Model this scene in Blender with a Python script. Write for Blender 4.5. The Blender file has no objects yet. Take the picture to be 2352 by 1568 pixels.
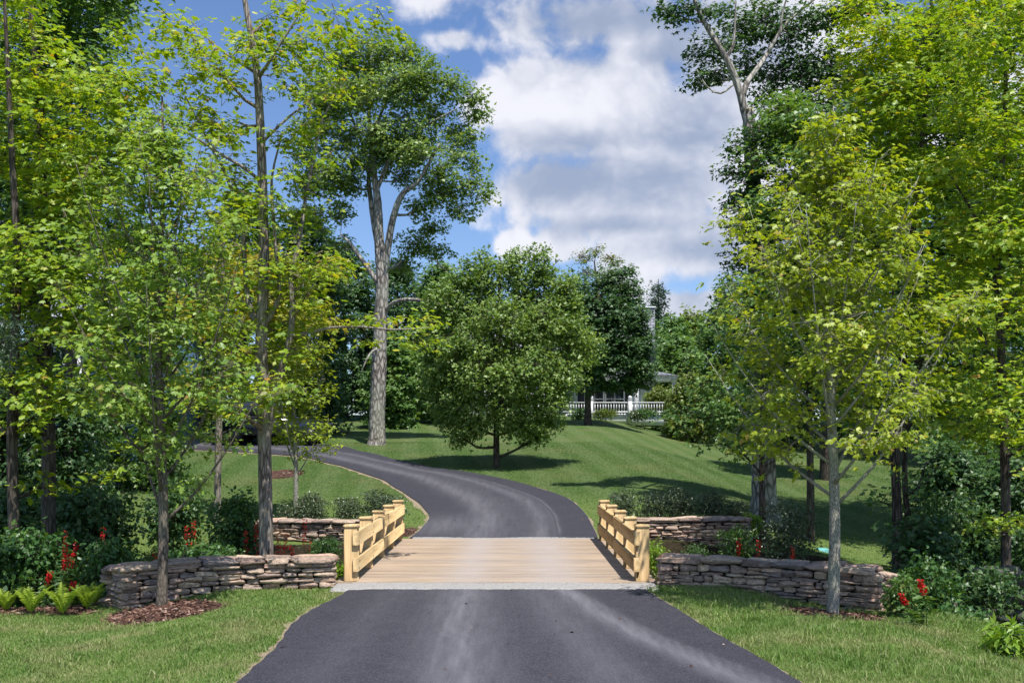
import bpy, math, random
import numpy as np

# ------------------------------------------------------------------ scene, camera, light
sc = bpy.context.scene
COL = sc.collection
rad = math.radians
F = 2300.0; CU = 1176.0; CV = 1012.0; EYE = 1.96      # focal length and principal row in photo units (photo 2352 wide)
cam_d = bpy.data.cameras.new("camera"); cam = bpy.data.objects.new("camera", cam_d); COL.objects.link(cam)
cam.location = (0, 0, EYE); cam.rotation_euler = (rad(90), 0, 0)
cam_d.sensor_width = 36; cam_d.lens = 36 * F / 2352; cam_d.shift_y = (CV - 784) / 2352
cam_d.clip_start = 0.05; cam_d.clip_end = 3000
sc.camera = cam

SUN_EL = 67.0; SUN_AZ = 152.0                          # azimuth clockwise from +Y (view direction)
world = bpy.data.worlds.new("World"); sc.world = world; world.use_nodes = True
wt = world.node_tree; wt.nodes.clear()
def WN(t, **k):
    n = wt.nodes.new(t)
    for a, b in k.items(): setattr(n, a, b)
    return n
def wl(a, b): wt.links.new(a, b)
def wmath(op, a, b=None, c=None, clamp=False):
    n = WN('ShaderNodeMath', operation=op); n.use_clamp = clamp
    for i, x in enumerate((a, b, c)):
        if x is None: continue
        if isinstance(x, (int, float)): n.inputs[i].default_value = x
        else: wl(x, n.inputs[i])
    return n.outputs[0]
out = WN('ShaderNodeOutputWorld'); bg = WN('ShaderNodeBackground'); bg.inputs[1].default_value = 0.10
sky = WN('ShaderNodeTexSky', sky_type='NISHITA'); sky.sun_disc = False
sky.sun_elevation = rad(SUN_EL); sky.sun_rotation = rad(SUN_AZ); sky.altitude = 100; sky.air_density = 1.0; sky.dust_density = 0.6; sky.ozone_density = 2.5
tc = WN('ShaderNodeTexCoord'); sp = WN('ShaderNodeSeparateXYZ'); wl(tc.outputs['Generated'], sp.inputs[0])
yy = wmath('MAXIMUM', wmath('ABSOLUTE', sp.outputs[1]), 0.15)
U = wmath('DIVIDE', sp.outputs[0], yy); W = wmath('DIVIDE', sp.outputs[2], yy)
cmb = WN('ShaderNodeCombineXYZ'); wl(U, cmb.inputs[0]); wl(wmath('MULTIPLY', W, 1.5), cmb.inputs[1])
def wnoise(scale, detail, rough, vec=None):
    n = WN('ShaderNodeTexNoise'); n.inputs['Scale'].default_value = scale; n.inputs['Detail'].default_value = detail
    n.inputs['Roughness'].default_value = rough; wl(vec or cmb.outputs[0], n.inputs['Vector']); return n.outputs['Fac']
n1 = wmath('SUBTRACT', wnoise(9, 9, 0.62), 0.5); n2 = wmath('SUBTRACT', wnoise(3.5, 5, 0.5), 0.5); n3 = wmath('SUBTRACT', wnoise(30, 8, 0.6), 0.5)
def field(ells):
    f = None
    for (cx, cy, rx, ry, k) in ells:
        a = wmath('DIVIDE', wmath('SUBTRACT', U, (cx - CU) / F), rx / F); b = wmath('DIVIDE', wmath('SUBTRACT', W, (CV - cy) / F), ry / F)
        r = wmath('SQRT', wmath('ADD', wmath('MULTIPLY', a, a), wmath('MULTIPLY', b, b)))
        v = wmath('MULTIPLY', wmath('SUBTRACT', 1.0, r), k)
        f = v if f is None else wmath('SMOOTH_MAX', f, v, 0.35)
    return f
CL = [(1380,250,250,125,1),(1240,265,120,115,1),(1560,330,260,160,1),(1470,480,290,90,1),(1270,440,130,80,1),(1185,565,52,36,1.2),
      (1290,560,66,54,1.3),(1440,600,84,76,1),(1630,550,130,85,1),(1400,50,270,70,.62),(1040,92,66,24,.6),(1570,100,170,110,.7),
      (1760,200,220,300,.9),(1590,705,110,34,.9),(960,10,110,40,.4),(2500,300,500,200,.8),(-900,500,700,160,.8),(400,-900,900,300,.7),(2600,-800,900,300,.7)]
SH = [(1430,410,290,62,1),(1590,575,150,40,.9),(1500,130,300,60,.8),(1400,45,320,80,1.1),(1610,290,130,90,.7),(1330,330,120,22,.45),(1600,680,150,50,.5),(1420,520,200,20,.5)]
cmb2 = WN('ShaderNodeCombineXYZ'); wl(U, cmb2.inputs[0]); wl(W, cmb2.inputs[1])
wn1 = wnoise(6, 4, .5, cmb2.outputs[0]); wrp = WN('ShaderNodeVectorMath', operation='MULTIPLY_ADD'); wcol = WN('ShaderNodeCombineXYZ'); wl(wn1, wcol.inputs[0]); wl(wnoise(7, 4, .5, cmb2.outputs[0]), wcol.inputs[1])
wl(wcol.outputs[0], wrp.inputs[0]); wrp.inputs[1].default_value = (.16, .16, 0); wl(cmb2.outputs[0], wrp.inputs[2])
def wvor(scale, detail):
    v = WN('ShaderNodeTexVoronoi', feature='SMOOTH_F1'); v.inputs['Scale'].default_value = scale; v.inputs['Detail'].default_value = detail; v.inputs['Roughness'].default_value = .55; v.inputs['Smoothness'].default_value = .6
    wl(wrp.outputs[0], v.inputs['Vector']); return wmath('SUBTRACT', .5, v.outputs['Distance'])
b1 = wvor(14, 3); fine = wmath('SUBTRACT', wnoise(38, 8, .62, cmb2.outputs[0]), .5)
puff = wmath('ADD', wmath('MULTIPLY', b1, .75), wmath('ADD', wmath('MULTIPLY', fine, .8), wmath('MULTIPLY', n2, 1.3)))
fld = wmath('ADD', wmath('ADD', field(CL), .78), puff)
ms = WN('ShaderNodeMapRange', interpolation_type='SMOOTHSTEP'); wl(fld, ms.inputs[0]); ms.inputs[1].default_value = 0.06; ms.inputs[2].default_value = 0.62
sh = wmath('SUBTRACT', wmath('ADD', field(SH), wmath('MULTIPLY', n2, 1.2)), wmath('ADD', wmath('MULTIPLY', b1, 1.2), wmath('MULTIPLY', fine, .8)))
shm = WN('ShaderNodeMapRange', interpolation_type='SMOOTHSTEP'); wl(sh, shm.inputs[0]); shm.inputs[1].default_value = -0.35; shm.inputs[2].default_value = 1.75
ccol = WN('ShaderNodeMix', data_type='RGBA'); wl(shm.outputs[0], ccol.inputs[0])
ccol.inputs[6].default_value = (7.6, 7.6, 8.1, 1); ccol.inputs[7].default_value = (2.9, 3.45, 4.7, 1)
skm = WN('ShaderNodeMix', data_type='RGBA', blend_type='MULTIPLY'); skm.inputs[0].default_value = 1.0
wl(sky.outputs[0], skm.inputs[6]); skm.inputs[7].default_value = (0.98, 1.09, 1.30, 1)
mx = WN('ShaderNodeMix', data_type='RGBA'); wl(wmath('MULTIPLY', ms.outputs[0], 0.93), mx.inputs[0]); wl(skm.outputs[2], mx.inputs[6]); wl(ccol.outputs[2], mx.inputs[7])
wl(mx.outputs[2], bg.inputs[0]); wl(bg.outputs[0], out.inputs[0])

sun_d = bpy.data.lights.new("sun", 'SUN'); sun = bpy.data.objects.new("sun", sun_d); COL.objects.link(sun)
sun_d.energy = 5.0; sun_d.angle = rad(0.5); sun_d.color = (1.0, 0.955, 0.89)
SV = (math.cos(rad(SUN_EL)) * math.sin(rad(SUN_AZ)), math.cos(rad(SUN_EL)) * math.cos(rad(SUN_AZ)), math.sin(rad(SUN_EL)))
from mathutils import Vector
sun.rotation_euler = Vector(SV).to_track_quat('Z', 'Y').to_euler(); sun.location = (20, -10, 40)
vs = sc.view_settings; vs.view_transform = 'Standard'; vs.look = 'None'; vs.gamma = 1; vs.exposure = 0.33
sc.render.engine = 'CYCLES'
cy = sc.cycles; cy.max_bounces = 6; cy.diffuse_bounces = 3; cy.glossy_bounces = 1; cy.transmission_bounces = 4; cy.transparent_max_bounces = 8
cy.caustics_reflective = False; cy.caustics_refractive = False

# ------------------------------------------------------------------ helpers
def P(u, v, d): return np.array([(u - CU) * d / F, d, EYE - (v - CV) * d / F])
def sst(a, b, x):
    t = np.clip((np.asarray(x, float) - a) / (b - a), 0, 1); return t * t * (3 - 2 * t)
def nrm(a): return a / np.maximum(np.linalg.norm(a, axis=-1, keepdims=True), 1e-9)
class MB:
    """collects vertices and faces of any size, builds ONE mesh object"""
    def __init__(s): s.V = []; s.F = {}; s.n = 0; s.col = []
    def add(s, V, *faces, col=None):
        V = np.asarray(V, float).reshape(-1, 3)
        for f in faces:
            if isinstance(f, list) and len({len(a) for a in f}) > 1: groups_ = [[a for a in f if len(a) == k] for k in {len(a) for a in f}]
            else: groups_ = [f]
            for f in groups_:
                f = np.asarray(f, int)
                if f.size: s.F.setdefault(f.shape[1], []).append(f + s.n)
        s.V.append(V); s.n += len(V)
        s.col.append(np.full(len(V), 0.0) if col is None else np.asarray(col, float).reshape(-1))
    def build(s, name, mat, parent=None, smooth=False, colname=None, loc=None):
        V = np.concatenate(s.V); me = bpy.data.meshes.new(name)
        if parent is not None and loc is None: loc = parent['_loc']
        if loc is not None: V = V - np.asarray(loc)
        me.vertices.add(len(V)); me.vertices.foreach_set('co', V.astype(np.float32).ravel())
        idx = []; st = []; tot = []; k0 = 0
        for k, fl in s.F.items():
            f = np.concatenate(fl); idx.append(f.ravel()); st.append(np.arange(len(f)) * k + k0); tot.append(np.full(len(f), k)); k0 += f.size
        idx = np.concatenate(idx).astype(np.int32); st = np.concatenate(st).astype(np.int32); tot = np.concatenate(tot).astype(np.int32)
        me.loops.add(len(idx)); me.loops.foreach_set('vertex_index', idx)
        me.polygons.add(len(st)); me.polygons.foreach_set('loop_start', st); me.polygons.foreach_set('loop_total', tot)
        if smooth: me.polygons.foreach_set('use_smooth', np.ones(len(st), bool))
        me.update(calc_edges=True)
        if colname:
            at = me.attributes.new(colname, 'FLOAT', 'POINT'); at.data.foreach_set('value', np.concatenate(s.col).astype(np.float32))
        me.materials.append(mat)
        o = bpy.data.objects.new(name, me); COL.objects.link(o)
        if parent is not None: o.parent = parent
        elif loc is not None: o.location = loc
        return o
def thing(name, loc, label, cat, group=None, kind=None):
    o = bpy.data.objects.new(name, None); COL.objects.link(o); o.location = tuple(loc); o.empty_display_size = 0.2
    o['_loc'] = [float(x) for x in loc]
    o['label'] = label; o['category'] = cat
    if group: o['group'] = group
    if kind: o['kind'] = kind
    return o
def tag(o, label=None, cat=None, group=None, kind=None):
    if label: o['label'] = label
    if cat: o['category'] = cat
    if group: o['group'] = group
    if kind: o['kind'] = kind
    return o
BOXF = np.array([[0,1,3,2],[4,6,7,5],[0,4,5,1],[2,3,7,6],[0,2,6,4],[1,5,7,3]])
def box(mb, x0, x1, y0, y1, z0, z1, col=None):
    V = [(x, y, z) for x in (x0, x1) for y in (y0, y1) for z in (z0, z1)]; mb.add(V, BOXF, col=col)
def rbox(mb, x0, x1, y0, y1, z0, z1, b=0.006):
    """box with chamfered edges"""
    V = []; X = (x0, x1); Y = (y0, y1); Z = (z0, z1); s = (1, -1)
    for i in (0,1):
        for j in (0,1):
            for k in (0,1):
                V += [(X[i], Y[j]+s[j]*b, Z[k]+s[k]*b), (X[i]+s[i]*b, Y[j], Z[k]+s[k]*b), (X[i]+s[i]*b, Y[j]+s[j]*b, Z[k])]
    q = lambda i, j, k, a: (i*4+j*2+k)*3+a
    Q = []
    for i in (0,1): Q.append([q(i,0,0,0),q(i,1,0,0),q(i,1,1,0),q(i,0,1,0)][::(1 if i else -1)])
    for j in (0,1): Q.append([q(0,j,0,1),q(0,j,1,1),q(1,j,1,1),q(1,j,0,1)][::(1 if j else -1)])
    for k in (0,1): Q.append([q(0,0,k,2),q(1,0,k,2),q(1,1,k,2),q(0,1,k,2)][::(1 if k else -1)])
    for j in (0,1):
        for k in (0,1): Q.append([q(0,j,k,1),q(1,j,k,1),q(1,j,k,2),q(0,j,k,2)])
    for i in (0,1):
        for k in (0,1): Q.append([q(i,0,k,0),q(i,1,k,0),q(i,1,k,2),q(i,0,k,2)])
    for i in (0,1):
        for j in (0,1): Q.append([q(i,j,0,0),q(i,j,1,0),q(i,j,1,1),q(i,j,0,1)])
    T = [[q(i,j,k,0),q(i,j,k,1),q(i,j,k,2)] for i in (0,1) for j in (0,1) for k in (0,1)]
    mb.add(V, Q, T)
def resample(pts, r, step):
    pts = np.asarray(pts, float); r = np.asarray(r, float)
    n = len(pts); P0 = np.vstack([2*pts[0]-pts[1], pts, 2*pts[-1]-pts[-2]]); out = []; ro = []
    for i in range(n-1):
        a, b, c, d = P0[i], P0[i+1], P0[i+2], P0[i+3]; m = max(1, int(np.linalg.norm(c-b)/step))
        for k in range(m):
            t = k/m; out.append(0.5*((2*b)+(-a+c)*t+(2*a-5*b+4*c-d)*t*t+(-a+3*b-3*c+d)*t**3)); ro.append(r[i]*(1-t)+r[i+1]*t)
    out.append(pts[-1]); ro.append(r[-1]); return np.array(out), np.array(ro)
def tube(mb, pts, r, sides=8, rough=0.0, rng=None, cap=True):
    pts = np.asarray(pts, float); r = np.asarray(r, float); n = len(pts)
    T = nrm(np.gradient(pts, axis=0)); ref = np.array([0.31, 0.95, 0.05]) if abs(T[0,2]) > .5 else np.array([0, 0, 1.0])
    A = nrm(np.cross(T, ref)); B = np.cross(T, A); th = np.arange(sides)*2*math.pi/sides
    rr = np.repeat(r[:, None], sides, 1)
    if rough: rr = rr*(1+rough*(rng.random((n, sides))-.5)*1.2 + rough*0.6*np.sin(th*5+1)[None, :])
    V = pts[:, None, :] + rr[..., None]*(np.cos(th)[None, :, None]*A[:, None, :] + np.sin(th)[None, :, None]*B[:, None, :])
    i = np.arange(n-1)[:, None]*sides; j = np.arange(sides)[None, :]; k = (j+1) % sides
    Q = np.stack([i+j, i+k, i+sides+k, i+sides+j], -1).reshape(-1, 4)
    fs = [Q]
    if cap: fs += [np.arange(sides)[::-1][None, :], (np.arange(sides)+(n-1)*sides)[None, :]]
    mb.add(V.reshape(-1, 3), *fs)
def twigs(mb, A, M, B, ra, rb):
    """many thin three-sided twigs at once"""
    n = len(A)
    if not n: return
    T = nrm(B-A); S = nrm(np.cross(T, [0.13, 0.2, 1.0])); R = np.cross(T, S); V = np.zeros((n, 9, 3)); ra = np.broadcast_to(ra, n); rb = np.broadcast_to(rb, n)
    for q, (c, r) in enumerate(((A, ra), (M, (ra+rb)/2), (B, rb))):
        for a in range(3):
            t = a*2.0944; V[:, q*3+a] = c + r[:, None]*(math.cos(t)*S+math.sin(t)*R)
    f = np.array([[q*3+a, q*3+(a+1) % 3, q*3+3+(a+1) % 3, q*3+3+a] for q in (0, 1) for a in range(3)])
    mb.add(V.reshape(-1, 3), (f[None]+(np.arange(n)*9)[:, None, None]).reshape(-1, 4))
# leaf templates: x across, y along, z out of plane
def _lf(pts, tri, fold=.28, droop=.18):
    p = np.array(pts, float); z = -fold*np.abs(p[:, 0]) - droop*p[:, 1]**2 + .08*np.sin(p[:,0]*9); return np.c_[p, z], np.array(tri)
MAPLE = _lf([(0,.38),(0,0),(.36,-.06),(.22,.2),(.58,.46),(.19,.52),(.24,.74),(0,1.04),(-.24,.74),(-.19,.52),(-.58,.46),(-.22,.2),(-.36,-.06)],
            [[0,i,i+1] for i in range(1,12)]+[[0,12,1]])
MAPLE2 = _lf([(0,0),(.56,.3),(.18,.45),(0,1),(-.18,.45),(-.56,.3)], [[0,1,2],[0,2,3],[0,3,4],[0,4,5]])
OVAL = _lf([(0,0),(.3,.35),(.26,.7),(0,1),(-.26,.7),(-.3,.35)], [[0,1,2],[0,2,3],[0,3,4],[0,4,5]], .3)
DIAM = _lf([(0,0),(.42,.45),(0,1),(-.42,.45)], [[0,1,2],[0,2,3]], .35)
LANCE = _lf([(0,0),(.13,.4),(0,1),(-.13,.4)], [[0,1,2],[0,2,3]], .3, .3)
def leaves(mb, C, N, D, S, tpl):
    T, f = tpl; n = len(C)
    if not n: return
    N = nrm(N); D = nrm(D - N*np.sum(D*N, 1, keepdims=True)); X = np.cross(D, N); S = np.broadcast_to(S, n)[:, None, None]
    V = C[:, None, :] + S*(T[None, :, 0:1]*X[:, None, :] + T[None, :, 1:2]*D[:, None, :] + T[None, :, 2:3]*N[:, None, :])
    mb.add(V.reshape(-1, 3), (f[None]+(np.arange(n)*len(T))[:, None, None]).reshape(-1, 3))
FPIN = _lf([(0,0),(.09,.3),(0,1),(-.09,.3)], [[0,1,2],[0,2,3]], .3, .25)
def spray_leaves(mb, rng, S, A, R, k, size, tpl, flat=0.25, tilt=.4, updir=1.0):
    """k leaves per spray centre S (outward axis A) in a drooping, nearly flat fan"""
    M = len(S); 
    if not M: return
    S = np.repeat(S, k, 0); A = np.repeat(A, k, 0); n = len(S); R = np.repeat(np.broadcast_to(R, M), k)
    th = rng.random(n)*2*math.pi; r = np.sqrt(rng.random(n)); H = nrm(A*[1, 1, .35]+1e-6); Sd = nrm(np.cross(H, [0, 0, 1.0])); Up = np.cross(Sd, H)
    off = (np.cos(th)*r)[:, None]*H*1.15 + (np.sin(th)*r)[:, None]*Sd
    C = S + off*R[:, None] + Up*((rng.random(n)-.5)*flat*R*2)[:, None]; C[:, 2] -= .35*R*r*r
    N = np.array([0, -.12, updir*.9]) + rng.normal(0, tilt*1.25, (n, 3)) + A*.55
    D = off + rng.normal(0, .35, (n, 3)) + A*.3 - np.array([0, 0, .35])
    leaves(mb, C, N, D, size*(.5+.8*rng.random(n)), tpl)

# ------------------------------------------------------------------ materials
def new_mat(name):
    m = bpy.data.materials.new(name); m.use_nodes = True; nt = m.node_tree; nt.nodes.clear(); return m, nt
class N:
    def __init__(s, nt): s.nt = nt
    def n(s, t, **k):
        x = s.nt.nodes.new(t)
        for a, b in k.items(): setattr(x, a, b)
        return x
    def link(s, a, b): s.nt.links.new(a, b)
    def noise(s, scale, detail=4, rough=.55, vec=None, dist=0):
        x = s.n('ShaderNodeTexNoise'); x.inputs['Scale'].default_value = scale; x.inputs['Detail'].default_value = detail; x.inputs['Roughness'].default_value = rough; x.inputs['Distortion'].default_value = dist
        if vec is not None: s.link(vec, x.inputs['Vector'])
        return x.outputs['Fac']
    def ramp(s, fac, stops, interp='LINEAR'):
        r = s.n('ShaderNodeValToRGB'); r.color_ramp.interpolation = interp; e = r.color_ramp.elements
        while len(e) < len(stops): e.new(0.5)
        for i, (p, c) in enumerate(stops): e[i].position = p; e[i].color = (*c, 1) if len(c) == 3 else c
        s.link(fac, r.inputs[0]); return r.outputs[0]
    def rng(s, fac, a, b, c=0, d=1):
        r = s.n('ShaderNodeMapRange'); s.link(fac, r.inputs[0])
        for i, v in enumerate((a, b, c, d)): r.inputs[i+1].default_value = v
        return r.outputs[0]
    def mix(s, fac, a, b, mode='MIX'):
        m = s.n('ShaderNodeMix', data_type='RGBA', blend_type=mode)
        for i, x in ((0, fac), (6, a), (7, b)):
            if isinstance(x, (int, float)): m.inputs[i].default_value = x
            elif isinstance(x, tuple): m.inputs[i].default_value = (*x, 1)
            else: s.link(x, m.inputs[i])
        return m.outputs[2]
    def math(s, op, a, b=None):
        m = s.n('ShaderNodeMath', operation=op)
        for i, x in enumerate((a, b)):
            if x is None: continue
            if isinstance(x, (int, float)): m.inputs[i].default_value = x
            else: s.link(x, m.inputs[i])
        return m.outputs[0]
    def coord(s, scale=(1,1,1), rot=(0,0,0)):
        c = s.n('ShaderNodeNewGeometry'); m = s.n('ShaderNodeMapping'); m.inputs['Scale'].default_value = scale; m.inputs['Rotation'].default_value = rot
        s.link(c.outputs['Position'], m.inputs[0]); return m.outputs[0]
    def island(s): return s.n('ShaderNodeNewGeometry').outputs['Random Per Island']
    def bump(s, h, strength=.5, dist=.01):
        b = s.n('ShaderNodeBump'); b.inputs['Strength'].default_value = strength; b.inputs['Distance'].default_value = dist; s.link(h, b.inputs['Height']); return b.outputs[0]
    def out(s, col, rough=.7, normal=None, spec=.3, metallic=0):
        p = s.n('ShaderNodeBsdfPrincipled'); o = s.n('ShaderNodeOutputMaterial')
        if isinstance(col, tuple): p.inputs['Base Color'].default_value = (*col, 1)
        else: s.link(col, p.inputs['Base Color'])
        if isinstance(rough, (int, float)): p.inputs['Roughness'].default_value = rough
        else: s.link(rough, p.inputs['Roughness'])
        p.inputs['Specular IOR Level'].default_value = spec; p.inputs['Metallic'].default_value = metallic
        if normal is not None: s.link(normal, p.inputs['Normal'])
        s.link(p.outputs[0], o.inputs[0]); return p, o
def leaf_mat(name, stops, trans=.42, tcol=None, rough=.42, spec=.45, big=.5):
    m, nt = new_mat(name); q = N(nt)
    base = q.ramp(q.island(), stops)
    big_n = q.noise(big, 2, .5, q.coord())
    base = q.mix(q.rng(big_n, .35, .65, .0, .45), base, (stops[0][1][0]*.85, stops[0][1][1]*.95, stops[0][1][2]))
    if 'grass' in name:
        base = q.mix(q.rng(q.noise(1.3, 4, .6, q.coord()), .48, .68, 0, .6), base, (.42,.38,.20)); base = q.mix(q.rng(q.noise(.9, 3, .6, q.coord((1,1,1),(0,0,1))), .52, .7, 0, .5), base, (.14,.27,.05))
    if name == 'lawn_blade':
        co = q.coord(); s_ = q.n('ShaderNodeSeparateXYZ'); q.link(co, s_.inputs[0])
        st_ = q.math('SINE', q.math('MULTIPLY', q.math('ADD', s_.outputs[0], q.math('MULTIPLY', s_.outputs[1], .11)), 2*math.pi/1.25))
        st_ = q.rng(q.math('ADD', st_, q.math('MULTIPLY', q.math('SUBTRACT', q.noise(5, 4, .6, co), .5), 1.6)), -.5, .5, 0, 1)
        base = q.mix(q.rng(s_.outputs[1], 24, 28, 0, 1), base, q.mix(1.0, base, q.mix(st_, (.78,.84,.78), (1.22,1.12,1.3)), 'MULTIPLY'))
    p, o = q.out(base, rough, None, spec)
    tr = q.n('ShaderNodeBsdfTranslucent'); tm = q.mix(1.0, base, tcol or (1.5, 1.4, .4), 'MULTIPLY'); q.link(tm, tr.inputs[0])
    ms_ = q.n('ShaderNodeMixShader'); ms_.inputs[0].default_value = trans; q.link(p.outputs[0], ms_.inputs[1]); q.link(tr.outputs[0], ms_.inputs[2]); q.link(ms_.outputs[0], o.inputs[0])
    return m
L_YEL = leaf_mat('leaf_yellow_green', [(0,(.16,.28,.025)),(.45,(.30,.43,.03)),(.85,(.43,.52,.04)),(.99,(.54,.48,.05)),(1,(.5,.2,.06))])
L_GOLD = leaf_mat('leaf_golden', [(0,(.26,.30,.03)),(.5,(.42,.42,.04)),(.9,(.5,.42,.05)),(1,(.55,.22,.08))])
L_FRESH = leaf_mat('leaf_fresh_green', [(0,(.16,.28,.045)),(.5,(.28,.42,.07)),(.97,(.40,.52,.11)),(1,(.4,.28,.12))], tcol=(1.4,1.3,.45))
L_OLIVE = leaf_mat('leaf_olive_green', [(0,(.20,.28,.025)),(.5,(.35,.44,.035)),(.96,(.46,.53,.05)),(1,(.45,.28,.08))])
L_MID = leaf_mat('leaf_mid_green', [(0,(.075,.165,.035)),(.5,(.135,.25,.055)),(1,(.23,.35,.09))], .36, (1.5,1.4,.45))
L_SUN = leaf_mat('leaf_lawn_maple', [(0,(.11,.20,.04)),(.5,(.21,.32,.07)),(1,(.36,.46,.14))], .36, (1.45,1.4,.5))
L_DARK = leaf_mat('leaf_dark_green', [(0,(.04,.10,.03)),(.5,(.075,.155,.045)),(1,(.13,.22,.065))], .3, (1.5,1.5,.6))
L_WARM = leaf_mat('leaf_warm_green', [(0,(.12,.18,.03)),(.5,(.18,.25,.04)),(1,(.26,.29,.06))], .35)
L_PINE = leaf_mat('needle_green', [(0,(.03,.07,.035)),(1,(.07,.12,.06))], .1)
L_SHRUB = leaf_mat('shrub_leaf', [(0,(.05,.085,.04)),(.5,(.09,.135,.065)),(1,(.19,.23,.12))], .15, rough=.35, spec=.5)
L_UNDER = leaf_mat('undergrowth_leaf', [(0,(.04,.11,.03)),(.6,(.08,.18,.04)),(1,(.15,.26,.05))], .3)
L_FERN = leaf_mat('fern_leaf', [(0,(.26,.38,.04)),(1,(.46,.56,.07))], .4)
L_LIME = leaf_mat('lime_leaf', [(0,(.16,.30,.03)),(1,(.3,.42,.05))], .35)
L_STEM = leaf_mat('flower_leaf', [(0,(.08,.17,.04)),(.8,(.15,.26,.06)),(1,(.3,.25,.08))], .3)
L_RED = leaf_mat('red_petal', [(0,(.5,.008,.012)),(.7,(.7,.015,.02)),(1,(.8,.03,.02))], .3, (1.2,.8,.8))
L_GRASS = leaf_mat('grass_blade', [(0,(.10,.20,.035)),(.35,(.17,.29,.055)),(.68,(.26,.36,.09)),(.88,(.40,.42,.18)),(1,(.58,.53,.32))], .3, (1.2,1.2,.7), .5, .25, 1.2)
L_LAWN = leaf_mat('lawn_blade', [(0,(.05,.125,.025)),(.5,(.09,.18,.038)),(1,(.17,.25,.07))], .2, (1.3,1.3,.6), .5, .2, .5)
def bark_mat(name, c0, c1, sx=18, sz=3, bump=.9, dist=.02):
    m, nt = new_mat(name); q = N(nt); co = q.coord((sx, sx, sz)); a = q.noise(1.0, 6, .65, co, .3)
    v = q.n('ShaderNodeTexVoronoi', feature='DISTANCE_TO_EDGE'); v.inputs['Scale'].default_value = .8; q.link(co, v.inputs['Vector']); vd = q.rng(v.outputs['Distance'], 0, .25)
    h = q.math('MULTIPLY', q.math('ADD', vd, a), .5); c = q.ramp(h, [(.22, tuple(x*.35 for x in c0)), (.42, c0), (.75, c1)])
    c = q.mix(q.rng(q.noise(1.4, 3, .5, q.coord()), .42, .66, 0, .5), c, (c1[0]*.95, c1[1]*1.06, c1[2]*.95))
    q.out(c, .9, q.bump(h, bump, dist), .15); return m
B_OLD = bark_mat('bark_old_maple', (.20,.175,.155), (.46,.42,.38), 11, 3.2, 1.0, .035)
B_GREY = bark_mat('bark_smooth_grey', (.27,.25,.21), (.40,.375,.32), 60, 22, .25, .003)
B_BROWN = bark_mat('bark_brown', (.18,.145,.125), (.36,.31,.27), 30, 5, .8, .01)
B_YOUNG = bark_mat('bark_young', (.11,.085,.07), (.22,.18,.15), 40, 12, .5, .006)
B_DARK = bark_mat('bark_dark', (.055,.043,.036), (.13,.105,.09), 24, 4, .8, .01)
B_TWIG = bark_mat('bark_twig', (.16,.12,.08), (.32,.26,.19), 30, 20, .3, .003)

def wood_mat(name, axis, c0, c1, c2):
    m, nt = new_mat(name); q = N(nt)
    sc_ = {'x': (1.2, 26, 26), 'y': (26, 1.2, 26), 'z': (26, 26, 1.2)}[axis]
    g = q.noise(1.0, 5, .6, q.coord(sc_), .4); fine = q.noise(1.0, 4, .6, q.coord(tuple(x*4 for x in sc_)))
    c = q.ramp(g, [(.3, c0), (.5, c1), (.72, c2)])
    isl = q.island(); c = q.mix(1.0, c, q.ramp(isl, [(0, (.78,.78,.80)), (.5, (1,.97,.94)), (1, (1.16,1.1,1.0))]), 'MULTIPLY')
    v = q.n('ShaderNodeTexVoronoi'); v.inputs['Scale'].default_value = 2.1; q.link(q.coord(), v.inputs['Vector'])
    knot = q.rng(v.outputs['Distance'], .035, .07, 1, 0); c = q.mix(q.math('MULTIPLY', knot, .55), c, (.22,.10,.045))
    return m, q, c, fine
def wood(name, axis, c0, c1, c2):
    m, q, c, fine = wood_mat(name, axis, c0, c1, c2); q.out(c, .72, q.bump(fine, .35, .004), .25); return m
W_Z = wood('post_pine', 'z', (.42,.28,.12), (.57,.40,.20), (.70,.53,.31))
W_Y = wood('rail_pine', 'y', (.42,.29,.13), (.56,.41,.21), (.66,.52,.30))
m, q, c, fine = wood_mat('deck_pine', 'x', (.225,.165,.115), (.345,.275,.21), (.45,.375,.30))
at = q.n('ShaderNodeAttribute', attribute_name='dust'); dn = q.noise(2.5, 5, .6, q.coord()); dm = q.math('MULTIPLY', at.outputs['Fac'], q.rng(dn, .3, .7, .55, 1.0))
c = q.mix(dm, c, (.36,.32,.30)); q.out(c, .8, q.bump(fine, .4, .004), .2); W_DECK = m

m, nt = new_mat('asphalt'); q = N(nt); co = q.coord()
at = q.n('ShaderNodeAttribute', attribute_name='dust')
fn = q.noise(150, 4, .8, co); mid = q.noise(3.2, 5, .6, co, .3); streak = q.noise(1.0, 4, .6, q.coord((9, .9, 1)))
v = q.n('ShaderNodeTexVoronoi'); v.inputs['Scale'].default_value = 70; q.link(co, v.inputs['Vector'])
fn2 = q.noise(48, 5, .75, co); c = q.ramp(fn, [(.34, (.010,.010,.015)), (.5, (.030,.029,.038)), (.66, (.080,.078,.095))]); c = q.mix(1.0, c, q.ramp(fn2, [(.34,(.38,.38,.40)), (.5,(.95,.95,.95)), (.66,(2.0,2.0,2.05))]), 'MULTIPLY')
c = q.mix(q.rng(mid, .35, .7, 0, .28), c, (.070,.068,.080))
dm = q.math('MULTIPLY', at.outputs['Fac'], q.rng(streak, .25, .7, .45, 1.15)); c = q.mix(q.math('MINIMUM', dm, .85), c, (.19,.185,.205))
sk = q.n('ShaderNodeTexVoronoi'); sk.inputs['Scale'].default_value = 9; q.link(co, sk.inputs['Vector']); c = q.mix(q.rng(sk.outputs['Distance'], .03, .05, .5, 0), c, (.2,.18,.15))
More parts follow.
